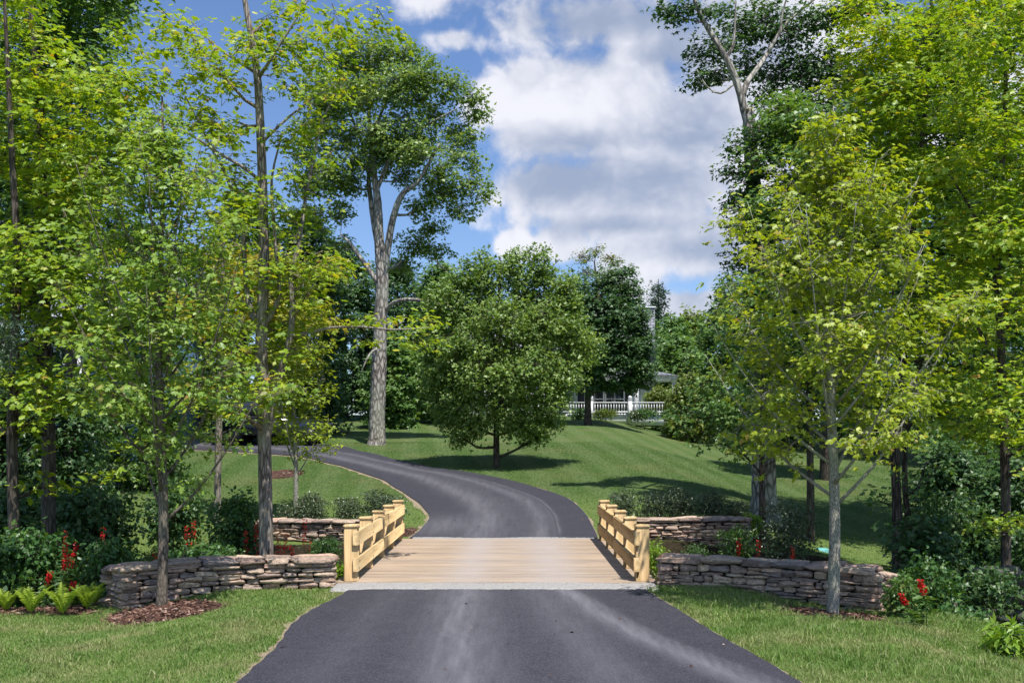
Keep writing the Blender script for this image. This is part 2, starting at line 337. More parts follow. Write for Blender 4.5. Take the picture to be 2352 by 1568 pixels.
hb = q.math('ADD', q.math('MULTIPLY', fn, .6), q.rng(v.outputs['Distance'], 0, .6)); q.out(c, .8, q.bump(hb, .55, .006), .3); ASPHALT = m

m, nt = new_mat('stone_concrete'); q = N(nt); a = q.noise(30, 6, .7, q.coord()); b_ = q.noise(4, 4, .6, q.coord())
c = q.ramp(a, [(.3, (.16,.155,.145)), (.5, (.31,.30,.29)), (.75, (.44,.43,.42))]); c = q.mix(q.rng(b_, .5, .75, 0, .6), c, (.36,.33,.28)); q.out(c, .9, q.bump(a, .7, .01), .2); CONC = m

m, nt = new_mat('fieldstone'); q = N(nt); isl = q.island()
c = q.ramp(isl, [(0,(.22,.165,.14)), (.18,(.52,.39,.30)), (.36,(.28,.235,.22)), (.52,(.60,.40,.30)), (.68,(.54,.44,.34)), (.84,(.31,.235,.20)), (1,(.70,.55,.40))])
a = q.noise(16, 8, .7, q.coord((1,1,2.6)), .8); b_ = q.noise(6, 5, .6, q.coord())
c = q.mix(1.0, c, q.ramp(a, [(.32,(.35,.32,.31)), (.48,(.95,.95,.95)), (.68,(1.5,1.42,1.3))]), 'MULTIPLY'); c = q.mix(q.rng(b_, .55, .75, 0, .55), c, (.40,.36,.31))
c = q.mix(q.rng(q.noise(9, 4, .6, q.coord()), .6, .72, 0, .5), c, (.34,.20,.15))
q.out(c, .88, q.bump(a, 1.0, .03), .2); STONE = m
m, nt = new_mat('mossy_stone'); q = N(nt); a = q.noise(7, 6, .65, q.coord()); q.out(q.ramp(a, [(.32,(.035,.033,.03)), (.5,(.12,.11,.10)), (.6,(.10,.12,.06)), (.75,(.28,.26,.24))]), .9, q.bump(a, .8, .03), .2); MOSSY = m
m, nt = new_mat('stone_gap'); q = N(nt); q.out((.02,.018,.016), .95); GAP = m
m, nt = new_mat('mulch_bark'); q = N(nt); c = q.ramp(q.island(), [(0,(.045,.02,.014)), (.5,(.13,.065,.045)), (.85,(.22,.12,.085)), (1,(.42,.30,.23))]); q.out(c, .9); CHIP = m
m, nt = new_mat('mulch_base'); q = N(nt); a = q.noise(60, 4, .7, q.coord()); q.out(q.ramp(a, [(.3,(.025,.012,.009)), (.7,(.13,.07,.05))]), .95, q.bump(a, 1, .02)); MULCH = m
m, nt = new_mat('gravel_soil'); q = N(nt); a = q.noise(60, 5, .7, q.coord()); v = q.noise(5, 4, .6, q.coord()); c = q.ramp(a, [(.3,(.17,.12,.075)), (.55,(.33,.26,.18)), (.8,(.5,.43,.34))]); c = q.mix(q.rng(v, .52, .62, 0, .8), c, (.13,.17,.04)); q.out(c, .95, q.bump(a, 1, .015)); SOIL = m
def plain(name, col, rough=.6, spec=.3, ns=8, var=.15, metallic=0, bump=0):
    m, nt = new_mat(name); q = N(nt); a = q.noise(ns, 5, .6, q.coord()); c = q.mix(q.rng(a, .3, .7, 0, 1), tuple(x*(1-var) for x in col), tuple(min(1, x*(1+var)) for x in col))
    q.out(c, rough, q.bump(a, bump, .01) if bump else None, spec, metallic); return m
WHITE = plain('white_paint', (.78,.79,.80), .5); CREAM = plain('white_clapboard', (.72,.73,.74), .6)
GLASS = plain('window_glass', (.02,.025,.03), .06, .8); DARKP = plain('dark_shutter', (.03,.035,.04), .5)
m, nt = new_mat('grey_shingle'); q = N(nt); b_ = q.n('ShaderNodeTexBrick'); b_.inputs['Scale'].default_value = 1; b_.inputs['Brick Width'].default_value = .3; b_.inputs['Row Height'].default_value = .17; b_.inputs['Mortar Size'].default_value = .018
b_.inputs['Color1'].default_value = (.24,.25,.29,1); b_.inputs['Color2'].default_value = (.34,.35,.39,1); b_.inputs['Mortar'].default_value = (.06,.06,.07,1)
g_ = q.n('ShaderNodeNewGeometry'); s_ = q.n('ShaderNodeSeparateXYZ'); q.link(g_.outputs['Position'], s_.inputs[0]); cc = q.n('ShaderNodeCombineXYZ'); q.link(s_.outputs[0], cc.inputs[0]); q.link(s_.outputs[2], cc.inputs[1]); q.link(cc.outputs[0], b_.inputs['Vector'])
q.out(b_.outputs[0], .85, q.bump(b_.outputs['Fac'], -.5, .02)); SHINGLE = m
BLUE = plain('blue_clapboard', (.10,.20,.32), .6)
CARP = plain('dark_car_paint', (.018,.022,.035), .18, .8, 2, .05); TYRE = plain('tyre_rubber', (.02,.02,.02), .8); CHROME = plain('bright_trim', (.10,.10,.11), .4, .5, 8, .1, .5)
TEAL = plain('teal_cover', (.15,.42,.40), .5)

# ------------------------------------------------------------------ terrain
def H(x, y):
    x = np.asarray(x, float); y = np.asarray(y, float); ax = np.abs(x)
    z = 0.095*np.clip(y-20, 0, None); z = np.where(y > 56, 0.095*36 + .012*(y-56), z); z = np.minimum(z, 6.0)
    z = z - .045*np.clip(ax-2.5, 0, 8)*(1-sst(18, 24, y))
    z = z - .95*sst(3.6, 9.5, x)*sst(18, 22, y)*(1-sst(60, 90, y))
    z = z - 1.0*sst(13.55, 14.5, y)*(1-sst(18.9, 19.9, y))*(1-.35*sst(5, 9, ax))                       # stream channel
    z = z - .75*sst(4.9, 6.9, x - .25*(12-y))*sst(2, 9, y)*(1-sst(17, 20.5, y))
    z = z - .35*sst(5.0, 7.5, -x)*sst(11.8, 13.5, y)*(1-sst(19, 23, y))
    w = sst(1.8, 3.2, ax)*.012*(1+2*(y < 20))
    return z + w*(np.sin(x*2.1+y*.7)+np.sin(y*1.7-x*.9))
def spacing(segs):
    out_ = []
    for a, b, s in segs: out_.append(np.arange(a, b, s))
    return np.concatenate(out_+[[segs[-1][1]]])
xs_p = spacing([(0, 9, .18), (9, 24, .5), (24, 70, 2.5), (70, 200, 20), (200, 900, 100)]); xs = np.concatenate([-xs_p[:0:-1], xs_p])
ys = spacing([(-40, 3, 3), (3, 14, .2), (14, 21, .1), (21, 45, .3), (45, 90, 1.5), (90, 300, 20), (300, 1500, 200)])
GX, GY = np.meshgrid(xs, ys); nx = len(xs); ny = len(ys); GZ = H(GX, GY)
wood_m = np.zeros_like(GX)
def bump2(cond): return cond
wood_m = np.maximum(wood_m, sst(13.5, 13.9, GY)*(1-sst(19.5, 20.3, GY))*(1-sst(6, 8, GX)*sst(16.5, 18, GY)))
wood_m = np.maximum(wood_m, sst(5.1, 5.5, -GX)*sst(11.85, 12.3, GY)*(1-sst(19, 20.5, GY)))
wood_m = np.maximum(wood_m, sst(9, 11, -GX)*sst(11.9, 12.5, GY)*(1-sst(30, 33, GY)))
wood_m = np.maximum(wood_m, sst(5.2, 5.9, GX-.32*(12-GY))*sst(2, 4, GY)*(1-sst(17.3, 19.5, GY)))
i = (np.arange(ny-1)[:, None]*nx + np.arange(nx-1)[None, :]).ravel(); Q = np.stack([i, i+1, i+nx+1, i+nx], 1)
m, nt = new_mat('ground_grass'); q = N(nt); co = q.coord()
a = q.noise(55, 5, .7, co); b_ = q.noise(1.6, 5, .6, co); d_ = q.noise(9, 4, .6, co)
c = q.ramp(a, [(.28,(.06,.10,.025)), (.5,(.12,.18,.045)), (.72,(.20,.25,.08))])
c = q.mix(q.rng(b_, .5, .72, 0, .45), c, (.17,.19,.07)); c = q.mix(q.rng(d_, .56, .72, 0, .35), c, (.24,.21,.11))
s_ = q.n('ShaderNodeSeparateXYZ'); q.link(co, s_.inputs[0])
st_ = q.math('SINE', q.math('MULTIPLY', q.math('ADD', q.math('MULTIPLY', s_.outputs[0], 1.0), q.math('MULTIPLY', s_.outputs[1], .11)), 2*math.pi/1.25))
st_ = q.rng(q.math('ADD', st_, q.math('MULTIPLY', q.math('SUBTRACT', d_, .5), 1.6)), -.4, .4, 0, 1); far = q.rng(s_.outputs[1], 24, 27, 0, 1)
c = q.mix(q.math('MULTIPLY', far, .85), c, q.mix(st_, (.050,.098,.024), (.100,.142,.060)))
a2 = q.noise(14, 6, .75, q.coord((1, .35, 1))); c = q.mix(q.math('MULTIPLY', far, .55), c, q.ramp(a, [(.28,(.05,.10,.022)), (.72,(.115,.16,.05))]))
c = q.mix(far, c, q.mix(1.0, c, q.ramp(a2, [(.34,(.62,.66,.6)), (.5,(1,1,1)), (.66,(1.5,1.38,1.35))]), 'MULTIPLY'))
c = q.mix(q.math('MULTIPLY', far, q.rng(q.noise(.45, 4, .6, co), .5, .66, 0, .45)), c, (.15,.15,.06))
at = q.n('ShaderNodeAttribute', attribute_name='wood'); fl = q.ramp(q.noise(25, 5, .7, co), [(.3,(.012,.010,.006)), (.6,(.045,.035,.02)), (.8,(.10,.08,.05))])
wm = q.rng(q.math('ADD', at.outputs['Fac'], q.math('MULTIPLY', q.math('SUBTRACT', d_, .5), .6)), .4, .6); c = q.mix(wm, c, fl)
q.out(c, .9, q.bump(a, .8, .03), .12); GROUND = m
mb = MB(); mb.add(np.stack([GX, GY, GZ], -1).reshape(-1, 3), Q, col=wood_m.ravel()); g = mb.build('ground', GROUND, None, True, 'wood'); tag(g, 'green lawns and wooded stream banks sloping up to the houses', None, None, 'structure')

# driveway edges (world metres), front part and hill part
FL = np.array([(-2.4,1.0),(-2.25,7.0),(-2.17,8.1),(-2.22,9.2),(-2.31,10.3),(-2.26,11.9),(-2.15,13.07)]); FR = np.array([(2.9,1.0),(2.5,7.0),(2.32,8.1),(2.15,9.43),(1.99,10.8),(1.80,12.2),(1.74,13.07)])
HL = np.array([(-2.05,19.95),(-1.88,21.2),(-1.86,22.4),(-2.14,23.9),(-2.78,26.0),(-3.49,28.05),(-4.2,29.7),(-5.1,31.3),(-5.9,32.7),(-7.3,34.4),(-9.2,35.8),(-13,37.2),(-20,38.4),(-30,39)])
HR = np.array([(1.70,19.95),(1.72,21.4),(1.66,22.9),(1.45,24.9),(.75,26.9),(-.33,29.0),(-1.45,30.5),(-2.72,31.9),(-4.0,33.9),(-5.46,36.3),(-7.2,38.9),(-12,41.5),(-20,43),(-30,43.5)])
def curve(pts, n):
    p3, _ = resample(np.c_[pts, np.zeros(len(pts))], np.ones(len(pts)), .05); s = np.r_[0, np.cumsum(np.linalg.norm(np.diff(p3, axis=0), axis=1))]; t = np.linspace(0, s[-1], n)
    return np.c_[np.interp(t, s, p3[:, 0]), np.interp(t, s, p3[:, 1])]
def sheet(L, R, nc, dz, wob=0, rng=None):
    t = np.linspace(0, 1, nc)[None, :, None]; G = L[:, None]*(1-t)+R[:, None]*t
    return G
rng = np.random.default_rng(3)
def gauss(x, s): return np.exp(-(x/s)**2)
def track(G, line, w):
    p = np.array(line); xi = np.interp(G[..., 1], p[:, 1], p[:, 0]); return gauss(G[..., 0]-xi, w)
roadm = MB()
FLc, FRc = np.c_[np.interp(np.linspace(1,13.07,260), FL[:,1], FL[:,0]), np.linspace(1,13.07,260)], np.c_[np.interp(np.linspace(1,13.07,260), FR[:,1], FR[:,0]), np.linspace(1,13.07,260)]
FLc[:, 0] += .022*np.sin(FLc[:, 1]*2.1)+.008*np.sin(FLc[:,1]*13); FRc[:, 0] += .02*np.sin(FRc[:, 1]*1.7)+.006*np.sin(FRc[:,1]*11)
G = sheet(FLc, FRc, 100, 0); nr, nc = G.shape[:2]
dust = .55*track(G, [(2.6,6.5),(1.85,8.1),(1.3,9.8),(.95,11.3),(.68,13.1)], .17) + .45*track(G, [(-.30,1),(-.42,8.1),(-.55,10.5),(-.62,13.1)], .42)+.28*track(G, [(.9,7),(.75,9),(.5,11),(.35,13.1)], .30)+.12*track(G,[(-1.6,7),(-1.5,13.1)],.25)
for k in range(7): dust += .20*track(G, [(2.9+k*.035,6.0),(1.80+k*.045,8.3),(1.22+k*.036,10),(.6+k*.03,13.1)], .028)*(k % 2 == 0)
for k in range(6): dust += .16*track(G, [(-.62+k*.06,7),(-.7+k*.055,10),(-.66+k*.04,13.1)], .022)
def addsheet(mb, G, dz, dust, thick=.0):
    nr, nc = G.shape[:2]; Z = H(G[..., 0], G[..., 1])+dz; V = np.concatenate([G, Z[..., None]], -1)
    lo = V.copy(); i = (np.arange(nr-1)[:, None]*nc+np.arange(nc-1)[None, :]).ravel(); Q = np.stack([i, i+1, i+nc+1, i+nc], 1)
    mb.add(V.reshape(-1, 3), Q, col=dust.ravel() if dust is not None else None)
addsheet(roadm, G, .028, dust)
rd = roadm.build('driveway', ASPHALT, None, True, 'dust'); tag(rd, 'dark asphalt driveway in front of the bridge with pale tyre tracks', None, None, 'structure')
Lc, Rc = curve(HL, 420), curve(HR, 420); wv = np.linspace(0, 40, 420); Lc[:, 0] += .012*np.sin(wv*3); Rc[:, 0] += .012*np.sin(wv*2.6+1)
G = sheet(Lc, Rc, 90, 0); T_ = np.broadcast_to(np.linspace(0, 1, 90)[None, :], G.shape[:2]); Ya = np.broadcast_to(np.linspace(0, 1, 420)[:, None], G.shape[:2])
dust = .42*gauss(T_-.36, .09)+.42*gauss(T_-.70, .055)+.20*gauss(T_-.5, .2)+.5*gauss(T_-.12, .16)*gauss(Ya-.035, .03); dust += .5*gauss(T_-(.80+.0*Ya), .008)*sst(0,.02,Ya)*(1-sst(.2,.35,Ya))+.3*gauss(T_-.77, .006)*(1-sst(.2,.35,Ya))
roadm = MB(); addsheet(roadm, G, .035, dust*.85); rd = roadm.build('driveway', ASPHALT, None, True, 'dust'); tag(rd, 'curving asphalt driveway climbing the hill beyond the bridge', None, None, 'structure')
# thin soil margins beside the asphalt
def margin(C, side, w0, name, label):
    n = len(C); T = nrm(np.gradient(C, axis=0)); Nn = np.c_[-T[:, 1], T[:, 0]]*side
    w = .65*w0*(.35+.9*np.abs(np.convolve(rng.normal(0, 1, n+20), np.ones(9)/3, 'same')[10:n+10])); G = np.stack([C-Nn*.06, C+Nn*(w*.5)[:, None], C+Nn*w[:, None]], 1)
    mb = MB(); Z = H(G[..., 0], G[..., 1])+np.array([.018, .016, .004])[None]; V = np.concatenate([G, Z[..., None]], -1); i = (np.arange(n-1)[:, None]*3+np.arange(2)[None]).ravel(); Q = np.stack([i, i+1, i+4, i+3], 1)
    if side < 0: Q = Q[:, ::-1]
    mb.add(V.reshape(-1, 3), Q); o = mb.build(name, SOIL, None, True); tag(o, label, None, None, 'structure')
margin(FLc[60:], 1, .10, 'soil_margin', 'thin bare soil margin along the left edge of the near driveway'); margin(FRc[60:], -1, .06, 'soil_margin', 'thin bare soil margin along the right edge of the near driveway')
margin(Lc[:260], 1, .11, 'soil_margin', 'thin bare soil margin along the inner edge of the hill driveway'); margin(Rc[:260], -1, .08, 'soil_margin', 'thin bare soil margin along the outer edge of the hill driveway')

# ------------------------------------------------------------------ bridge
BX0, BX1 = -2.42, 1.99; Y0, Y1 = 13.68, 19.62
br = thing('wooden_bridge', (-.2, 16.6, 0), 'pale new pine plank bridge with two post and rail sides carrying the driveway', 'bridge')
mb = MB(); y = Y0; rng = np.random.default_rng(5)
def dk(x, y): return .8*gauss(x-.62-.012*(y-13.7)*0, .36)+.75*gauss(x+.62, .30)+.25*gauss(x, 1.0)
while y < Y1-.05:
    w = .138; zt = .038+rng.normal(0, .0012); x0 = BX0+rng.normal(0, .012); x1 = BX1+rng.normal(0, .012); xsn = np.linspace(x0, x1, 46)
    prof = [(y, zt-.04), (y, zt-.005), (y+.005, zt), (y+w-.005, zt), (y+w, zt-.005), (y+w, zt-.04)]
    V = np.array([[(x, a, b) for a, b in prof] for x in xsn]); n = len(xsn); i = (np.arange(n-1)[:, None]*6+np.arange(5)[None]).ravel(); Q = np.stack([i, i+6, i+7, i+1], 1)
    mb.add(V.reshape(-1, 3), Q, np.array([[0,1,2,3,4,5]]), np.array([[5,4,3,2,1,0]])+(n-1)*6, col=np.clip(dk(V[..., 0], V[..., 1]), 0, 1).ravel()); y += w+.0085
mb.build('decking', W_DECK, br, False, 'dust')
for y0, y1, x0, x1, zt in ((13.02, 13.66, -2.40, 1.96, .034), (19.65, 20.05, -2.0, 1.66, .036)):
    mb = MB(); nxx, nyy = 120, 12; gx, gy = np.meshgrid(np.linspace(x0, x1, nxx), np.linspace(y0, y1, nyy))
    e = np.zeros_like(gx); gy = gy+np.where(gy < y0+.1, .02*np.sin(gx*7)+.015*np.sin(gx*23)+rng.normal(0, .006, gx.shape), 0)
    gz = zt+rng.normal(0, .0025, gx.shape)+.004*np.sin(gx*3); gz[0] -= .035; gz[-1] -= .02; gz[:, 0] -= .05; gz[:, -1] -= .05
    i = (np.arange(nyy-1)[:, None]*nxx+np.arange(nxx-1)[None]).ravel(); mb.add(np.stack([gx, gy, gz], -1).reshape(-1, 3), np.stack([i, i+1, i+nxx+1, i+nxx], 1)); box(mb, x0+.02, x1-.02, y0+.03, y1-.01, -1.2, zt-.04)
    mb.build('sill', CONC, br)
for x in (-2.2, -.9, .4, 1.75):
    mb = MB(); box(mb, x, x+.12, 13.7, 19.6, -.36, -.004); mb.build('beam', W_Y, br)
def post(x0, x1, y):
    mb = MB(); rbox(mb, x0, x1, y, y+.185, .037, .775, .008); p = mb.build('post', W_Z, br)
    mb = MB(); rbox(mb, x0-.014, x1+.014, y-.014, y+.199, .7755, .813, .014); c = mb.build('cap', W_Y, br); c.parent = p
for k in range(5):
    y = 13.70+1.4*k; post(-2.30, -2.12, y); post(1.695, 1.88, y)
def rail(x0, x1, z0, z1):
    mb = MB()
    for a, b in ((13.665, 16.4), (16.404, 19.55)): rbox(mb, x0+rng.normal(0,.002), x1+rng.normal(0,.001), a, b, z0, z1, .006)
    mb.build('rail', W_Y, br)
for x0, x1 in ((-2.175, -2.10), (1.665, 1.742)):
    rail(x0, x1, .53, .722); rail(x0, x1, .17, .36)

for k in range(5):
    for xb, sg in ((-2.1, 1), (1.665, -1)):
        for zb in (.58, .67, .22, .31):
            mb = MB(); yb = 13.70+1.4*k+.0925+(.03 if zb in (.67, .31) else -.03); tube(mb, [(xb, yb, zb), (xb+sg*.004, yb, zb), (xb+sg*.007, yb, zb)], [.011, .010, .004], 8); mb.build('bolt', CHROME, br, True)
# ------------------------------------------------------------------ dry stone walls
def stone_wall(path, ztop, zbot, thick, seed, label, endcaps=(True, True), cw=(.12, .36), chh=(.042, .095)):
    """path = front face line (x,y); stones laid in courses on front, ends and top"""
    rng = np.random.default_rng(seed); pf = curve(np.array(path), 200); s = np.r_[0, np.cumsum(np.linalg.norm(np.diff(pf, axis=0), axis=1))]; Lg = s[-1]
    T = nrm(np.gradient(pf, axis=0)); Nn = np.c_[T[:, 1], -T[:, 0]]
    if Nn[100, 1] > 0: Nn = -Nn
    def fr(t): x = np.array([np.interp(t, s, pf[:, 0]), np.interp(t, s, pf[:, 1])]); n_ = np.array([np.interp(t, s, Nn[:, 0]), np.interp(t, s, Nn[:, 1])]); n_ = n_/np.linalg.norm(n_); return x, n_, np.array([-n_[1], n_[0]]) if np.dot([-n_[1], n_[0]], T[100]) > 0 else np.array([n_[1], -n_[0]])
    zb = (lambda t: np.interp(t, [0, Lg], zbot)) if np.ndim(zbot) else (lambda t: zbot)
    zmin = min(zbot) if np.ndim(zbot) else zbot
    root = thing('stone_wall', (*pf[100], zmin), label, 'stone wall', 'dry stone wing walls at the corners of the bridge')
    mb = MB(); ns = 5
    # unit rounded block grid
    g = np.linspace(-1, 1, ns); pts = []; fc = []; idx = {}
    def vid(a, b, c):
        k = (a, b, c)
        if k not in idx: idx[k] = len(pts); pts.append((g[a], g[b], g[c]))
        return idx[k]
    for ax_ in range(3):
        for side in (0, ns-1):
            for a in range(ns-1):
                for b in range(ns-1):
                    def mk(p_, q_):
                        l = [0, 0, 0]; l[ax_] = side; o_ = [k for k in range(3) if k != ax_]; l[o_[0]] = p_; l[o_[1]] = q_; return vid(*l)
                    qd = [mk(a, b), mk(a+1, b), mk(a+1, b+1), mk(a, b+1)]
                    if (side == 0) != (ax_ == 1): qd = qd[::-1]
                    fc.append(qd)
    U_ = np.array(pts); fc = np.array(fc)
    def stone(mb, c, X, Y, Z, hx, hy, hz, tilt=.03):
        p_ = U_.copy(); pw = rng.uniform(4.5, 12); l = (np.abs(p_)**pw).sum(1)**(1/pw); p_ = p_/np.maximum(l, 1e-6)[:, None]*1.0
        p_ = p_*(1+.13*np.sin(p_[:, [1, 2, 0]]*rng.uniform(1.5, 4)+rng.uniform(0, 6, 3))) + rng.normal(0, .05, p_.shape)
        taper = 1+rng.uniform(-.38, .38)*p_[:, 0]; zz = p_[:, 2]*hz*taper; xx = p_[:, 0]*hx; yv = p_[:, 1]*hy; zz = zz+xx*rng.normal(0, tilt)
        xx = xx*(1+rng.uniform(-.1, .1)*p_[:, 2])
        V = c+xx[:, None]*X+yv[:, None]*Y+zz[:, None]*Z; mb.add(V, fc)
    Zv = np.array([0, 0, 1.0]); zc = zmin
    cap = .075
    while zc < ztop-cap-.02:
        h = rng.uniform(*chh); h = min(h, ztop-cap-zc+.01); t = -.02+rng.uniform(0, .1)
        while t < Lg:
            w = rng.uniform(*cw)*(1.0 if h < .08 else .75); 
            if t+w > Lg: w = Lg-t+.01
            if w < .06: break
            tm = t+w/2
            if zc+h > zb(tm)-.04:
                x, n_, d_ = fr(tm); dep = .10+rng.uniform(0, .05); pro = rng.normal(0, .012)
                parts = [(0, h)] if rng.random() > .22 or h < .075 else [(0, h*.48), (h*.5, h*.5)]
                for z0_, hh in parts:
                    c = np.array([*(x-n_*(dep-pro)), zc+z0_+hh/2+rng.normal(0, .003)]); stone(mb, c, np.array([*d_, 0]), np.array([*n_, 0]), Zv, w/2*1.0, dep, hh/2*1.0)
            t += w+rng.uniform(.002, .01)
        for e, on in ((0, endcaps[0]), (1, endcaps[1])):                                 # wall ends
            if not on: continue
            x, n_, d_ = fr(0 if e == 0 else Lg); k = .02
            while k < thick-.04:
                w = rng.uniform(.08, .22); w = min(w, thick-k); c = np.array([*(x-n_*(k+w/2)+d_*(.06 if e == 0 else -.06)), zc+h/2]); stone(mb, c, np.array([*n_, 0]), np.array([*d_, 0]), Zv, w/2, .10, h/2); k += w+.005
        t = 0                                                                             # back face, coarser
        while t < Lg:
            w = rng.uniform(.3, .5); x, n_, d_ = fr(min(t+w/2, Lg)); stone(mb, np.array([*(x-n_*(thick-.09)), zc+h/2]), np.array([*d_, 0]), np.array([*n_, 0]), Zv, w/2, .1, h/2); t += w
        zc += h+.003
    mb.build('stones', STONE, root, True)
    mb = MB(); t = -.03                                                                   # flat capping slabs, two or three across
    while t < Lg+.02:
        w = rng.uniform(.28, .6); w = min(w, Lg+.05-t)
        if w < .1: break
        k = -.02; x, n_, d_ = fr(np.clip(t+w/2, 0, Lg))
        while k < thick-.02:
            b = rng.uniform(.2, .42); b = min(b, thick+.02-k)
            if b < .06: break
            stone(mb, np.array([*(x-n_*(k+b/2)), ztop-cap/2+rng.normal(0, .006)]), np.array([*d_, 0]), np.array([*n_, 0]), Zv, w/2, b/2, cap/2, .015); k += b+.004
        t += w+.004
    mb.build('capstone', STONE, root, True)
    mb = MB(); tt = np.linspace(.05, Lg-.05, 24); V = []
    for t in tt:
        x, n_, d_ = fr(t)
        for k, z in ((.06, zmin), (.06, ztop-.05), (thick-.06, ztop-.05), (thick-.06, zmin)): V.append([*(x-n_*k), z])
    i = (np.arange(23)[:, None]*4+np.arange(4)[None]).ravel(); j = (np.arange(23)[:, None]*4+((np.arange(4)+1) % 4)[None]).ravel(); mb.add(V, np.stack([i, j, j+4, i+4], 1), [[0,1,2,3]], [[92,95,94,93]])
    mb.build('core', GAP, root); return root
stone_wall([(-2.40,13.36),(-3.1,13.25),(-3.82,13.0),(-4.40,12.68),(-4.80,12.36)], .40, [-.06,-.34], .52, 11, 'dry stone wall left of the bridge with the young maple trunk in front')
stone_wall([(1.99,13.45),(2.7,13.25),(3.37,12.9),(4.0,12.55),(4.45,12.26)], .395, [-.06,-.36], .52, 12, 'dry stone wall right of the bridge with the grey trunk in front')
stone_wall([(-2.55,19.75),(-3.6,19.95),(-5.2,20.25)], .37, -.95, .5, 13, 'far stone wall on the left bank below the dark shrubs and red flowers', cw=(.16,.4), chh=(.05,.1))
stone_wall([(2.35,19.8),(3.4,19.9),(4.78,20.1)], .42, -.95, .5, 14, 'far stone wall on the right bank below the clipped dark shrubs', cw=(.16,.4), chh=(.05,.1))

# ------------------------------------------------------------------ trees
def connect(limbpts, limbr, c):
    d = limbpts-c; dist = np.linalg.norm(d, axis=1); hor = np.linalg.norm(d[:, :2], axis=1); pen = np.clip(d[:, 2]+.35*hor, 0, None)*2.2
    i = int(np.argmin(dist+pen)); return i
def make_tree(name, label, cat, base, limbs, blobs, leafmat, bark, leaf=.09, tpl=MAPLE, spray=.3, per=12, dens=1.0, seed=1, group=None, crown_name='crown', shell=.5, tilt=.4,
              twigmat=None, sides=9, rough=.0, branch_r=.5, twr=.004, flat=.25, maxb=.06, updir=1.0):
    rng = np.random.default_rng(seed); root = thing(name, base, label, cat, group); LP = []; LR = []; mb = MB()
    p0_ = limbs[0][0][0]; zg_ = float(H(p0_[0], p0_[1]))
    if p0_[2] > zg_-.15: limbs = [(np.vstack([[p0_[0], p0_[1], zg_-.2], limbs[0][0]]), np.r_[limbs[0][1][0]*1.15, limbs[0][1]])]+list(limbs[1:])
    for pts, r in limbs:
        p_, r_ = resample(pts, r, .12 if rough else .25); tube(mb, p_, r_, sides, rough, rng); LP.append(p_); LR.append(r_)
    mb.build('trunk', bark, root, True)
    LP = np.concatenate(LP); LR = np.concatenate(LR); tb = MB(); lf = MB(); order = sorted(blobs, key=lambda b: np.linalg.norm(np.asarray(b[0])[:2]-np.asarray(base)[:2])+.3*b[0][2]); twA = []; twB = []
    ctrunk = np.asarray(base, float)
    for c, R_ in order:
        c = np.asarray(c, float); R_ = np.asarray(R_, float); i = connect(LP, LR, c); p0 = LP[i]; r0 = min(LR[i]*branch_r, maxb); dvec = c-p0; ln = np.linalg.norm(dvec)
        mid = p0+dvec*.5+np.array([0, 0, -.10*ln])*(1 if dvec[2] > 0 else -1.5)+rng.normal(0, .05*ln, 3); tip = c+dvec/max(ln, .01)*R_.mean()*.5
        pth, rr = resample([p0, mid, c, tip], [r0, r0*.75, r0*.45, r0*.15+.002], .3); tube(tb, pth, rr, 5, cap=False); LP = np.concatenate([LP, pth[1:]]); LR = np.concatenate([LR, rr[1:]])
        ns = max(3, int(dens*(R_[0]*R_[1]+R_[0]*R_[2]+R_[1]*R_[2])/3*4.2/(spray**2)*(2.3 if crown_name == 'crown' else 1.9))); v = nrm(rng.normal(0, 1, (ns, 3))); rr_ = rng.random(ns)**shell
        S = c+v*rr_[:, None]*R_; k = rng.integers(len(pth)//3, len(pth), ns); A0 = pth[k]; M0 = (A0+S)/2+rng.normal(0, .06, (ns, 3))*R_-np.array([0, 0, .04])
        twigs(tb, A0, M0, S, max(twr, min(.012, r0*.3)), twr*.45)
        out_ = nrm((S-c)/R_*.8+nrm(S-ctrunk-np.array([0,0,2.0]))*.5+1e-6); spray_leaves(lf, rng, S, out_, spray*(.7+.6*rng.random(ns)), per, leaf, tpl, flat, tilt, updir)
    tb.build('branches', twigmat or bark, root, True); lf.build(crown_name, leafmat, root); return root
def PB(lst, d, dr=.8):
    """blobs given as (u, v, ru, rv, depth offset)"""
    o = []
    for u, v, ru, rv, dd in lst:
        D = d+dd; o.append((P(u, v, D), np.array([ru*D/F, (ru+rv)/2*D/F*dr, rv*D/F])))
    return o
def fillr(rects, d, seed, squash=.6):
    """blobs scattered in picture rectangles (u0,v0,u1,v1,count,radius,depth spread)"""
    r = np.random.default_rng(seed); o = []
    for u0, v0, u1, v1, n, R_, ds in rects:
        for k in range(n):
            D = d+r.uniform(-ds, ds); q_ = R_*r.uniform(.7, 1.3); o.append((P(r.uniform(u0, u1), r.uniform(v0, v1), D), np.array([q_*D/F, q_*D/F, q_*squash*D/F])))
    return o
def PL(pts, d, widths, dd=None):
    return (np.array([P(u, v, d+(dd[k] if dd else 0)) for k, (u, v) in enumerate(pts)]), np.array([w*d/F/2 for w in widths]))
def gbase(u, d):
    x = (u-CU)*d/F; return np.array([x, d, float(H(x, d))])
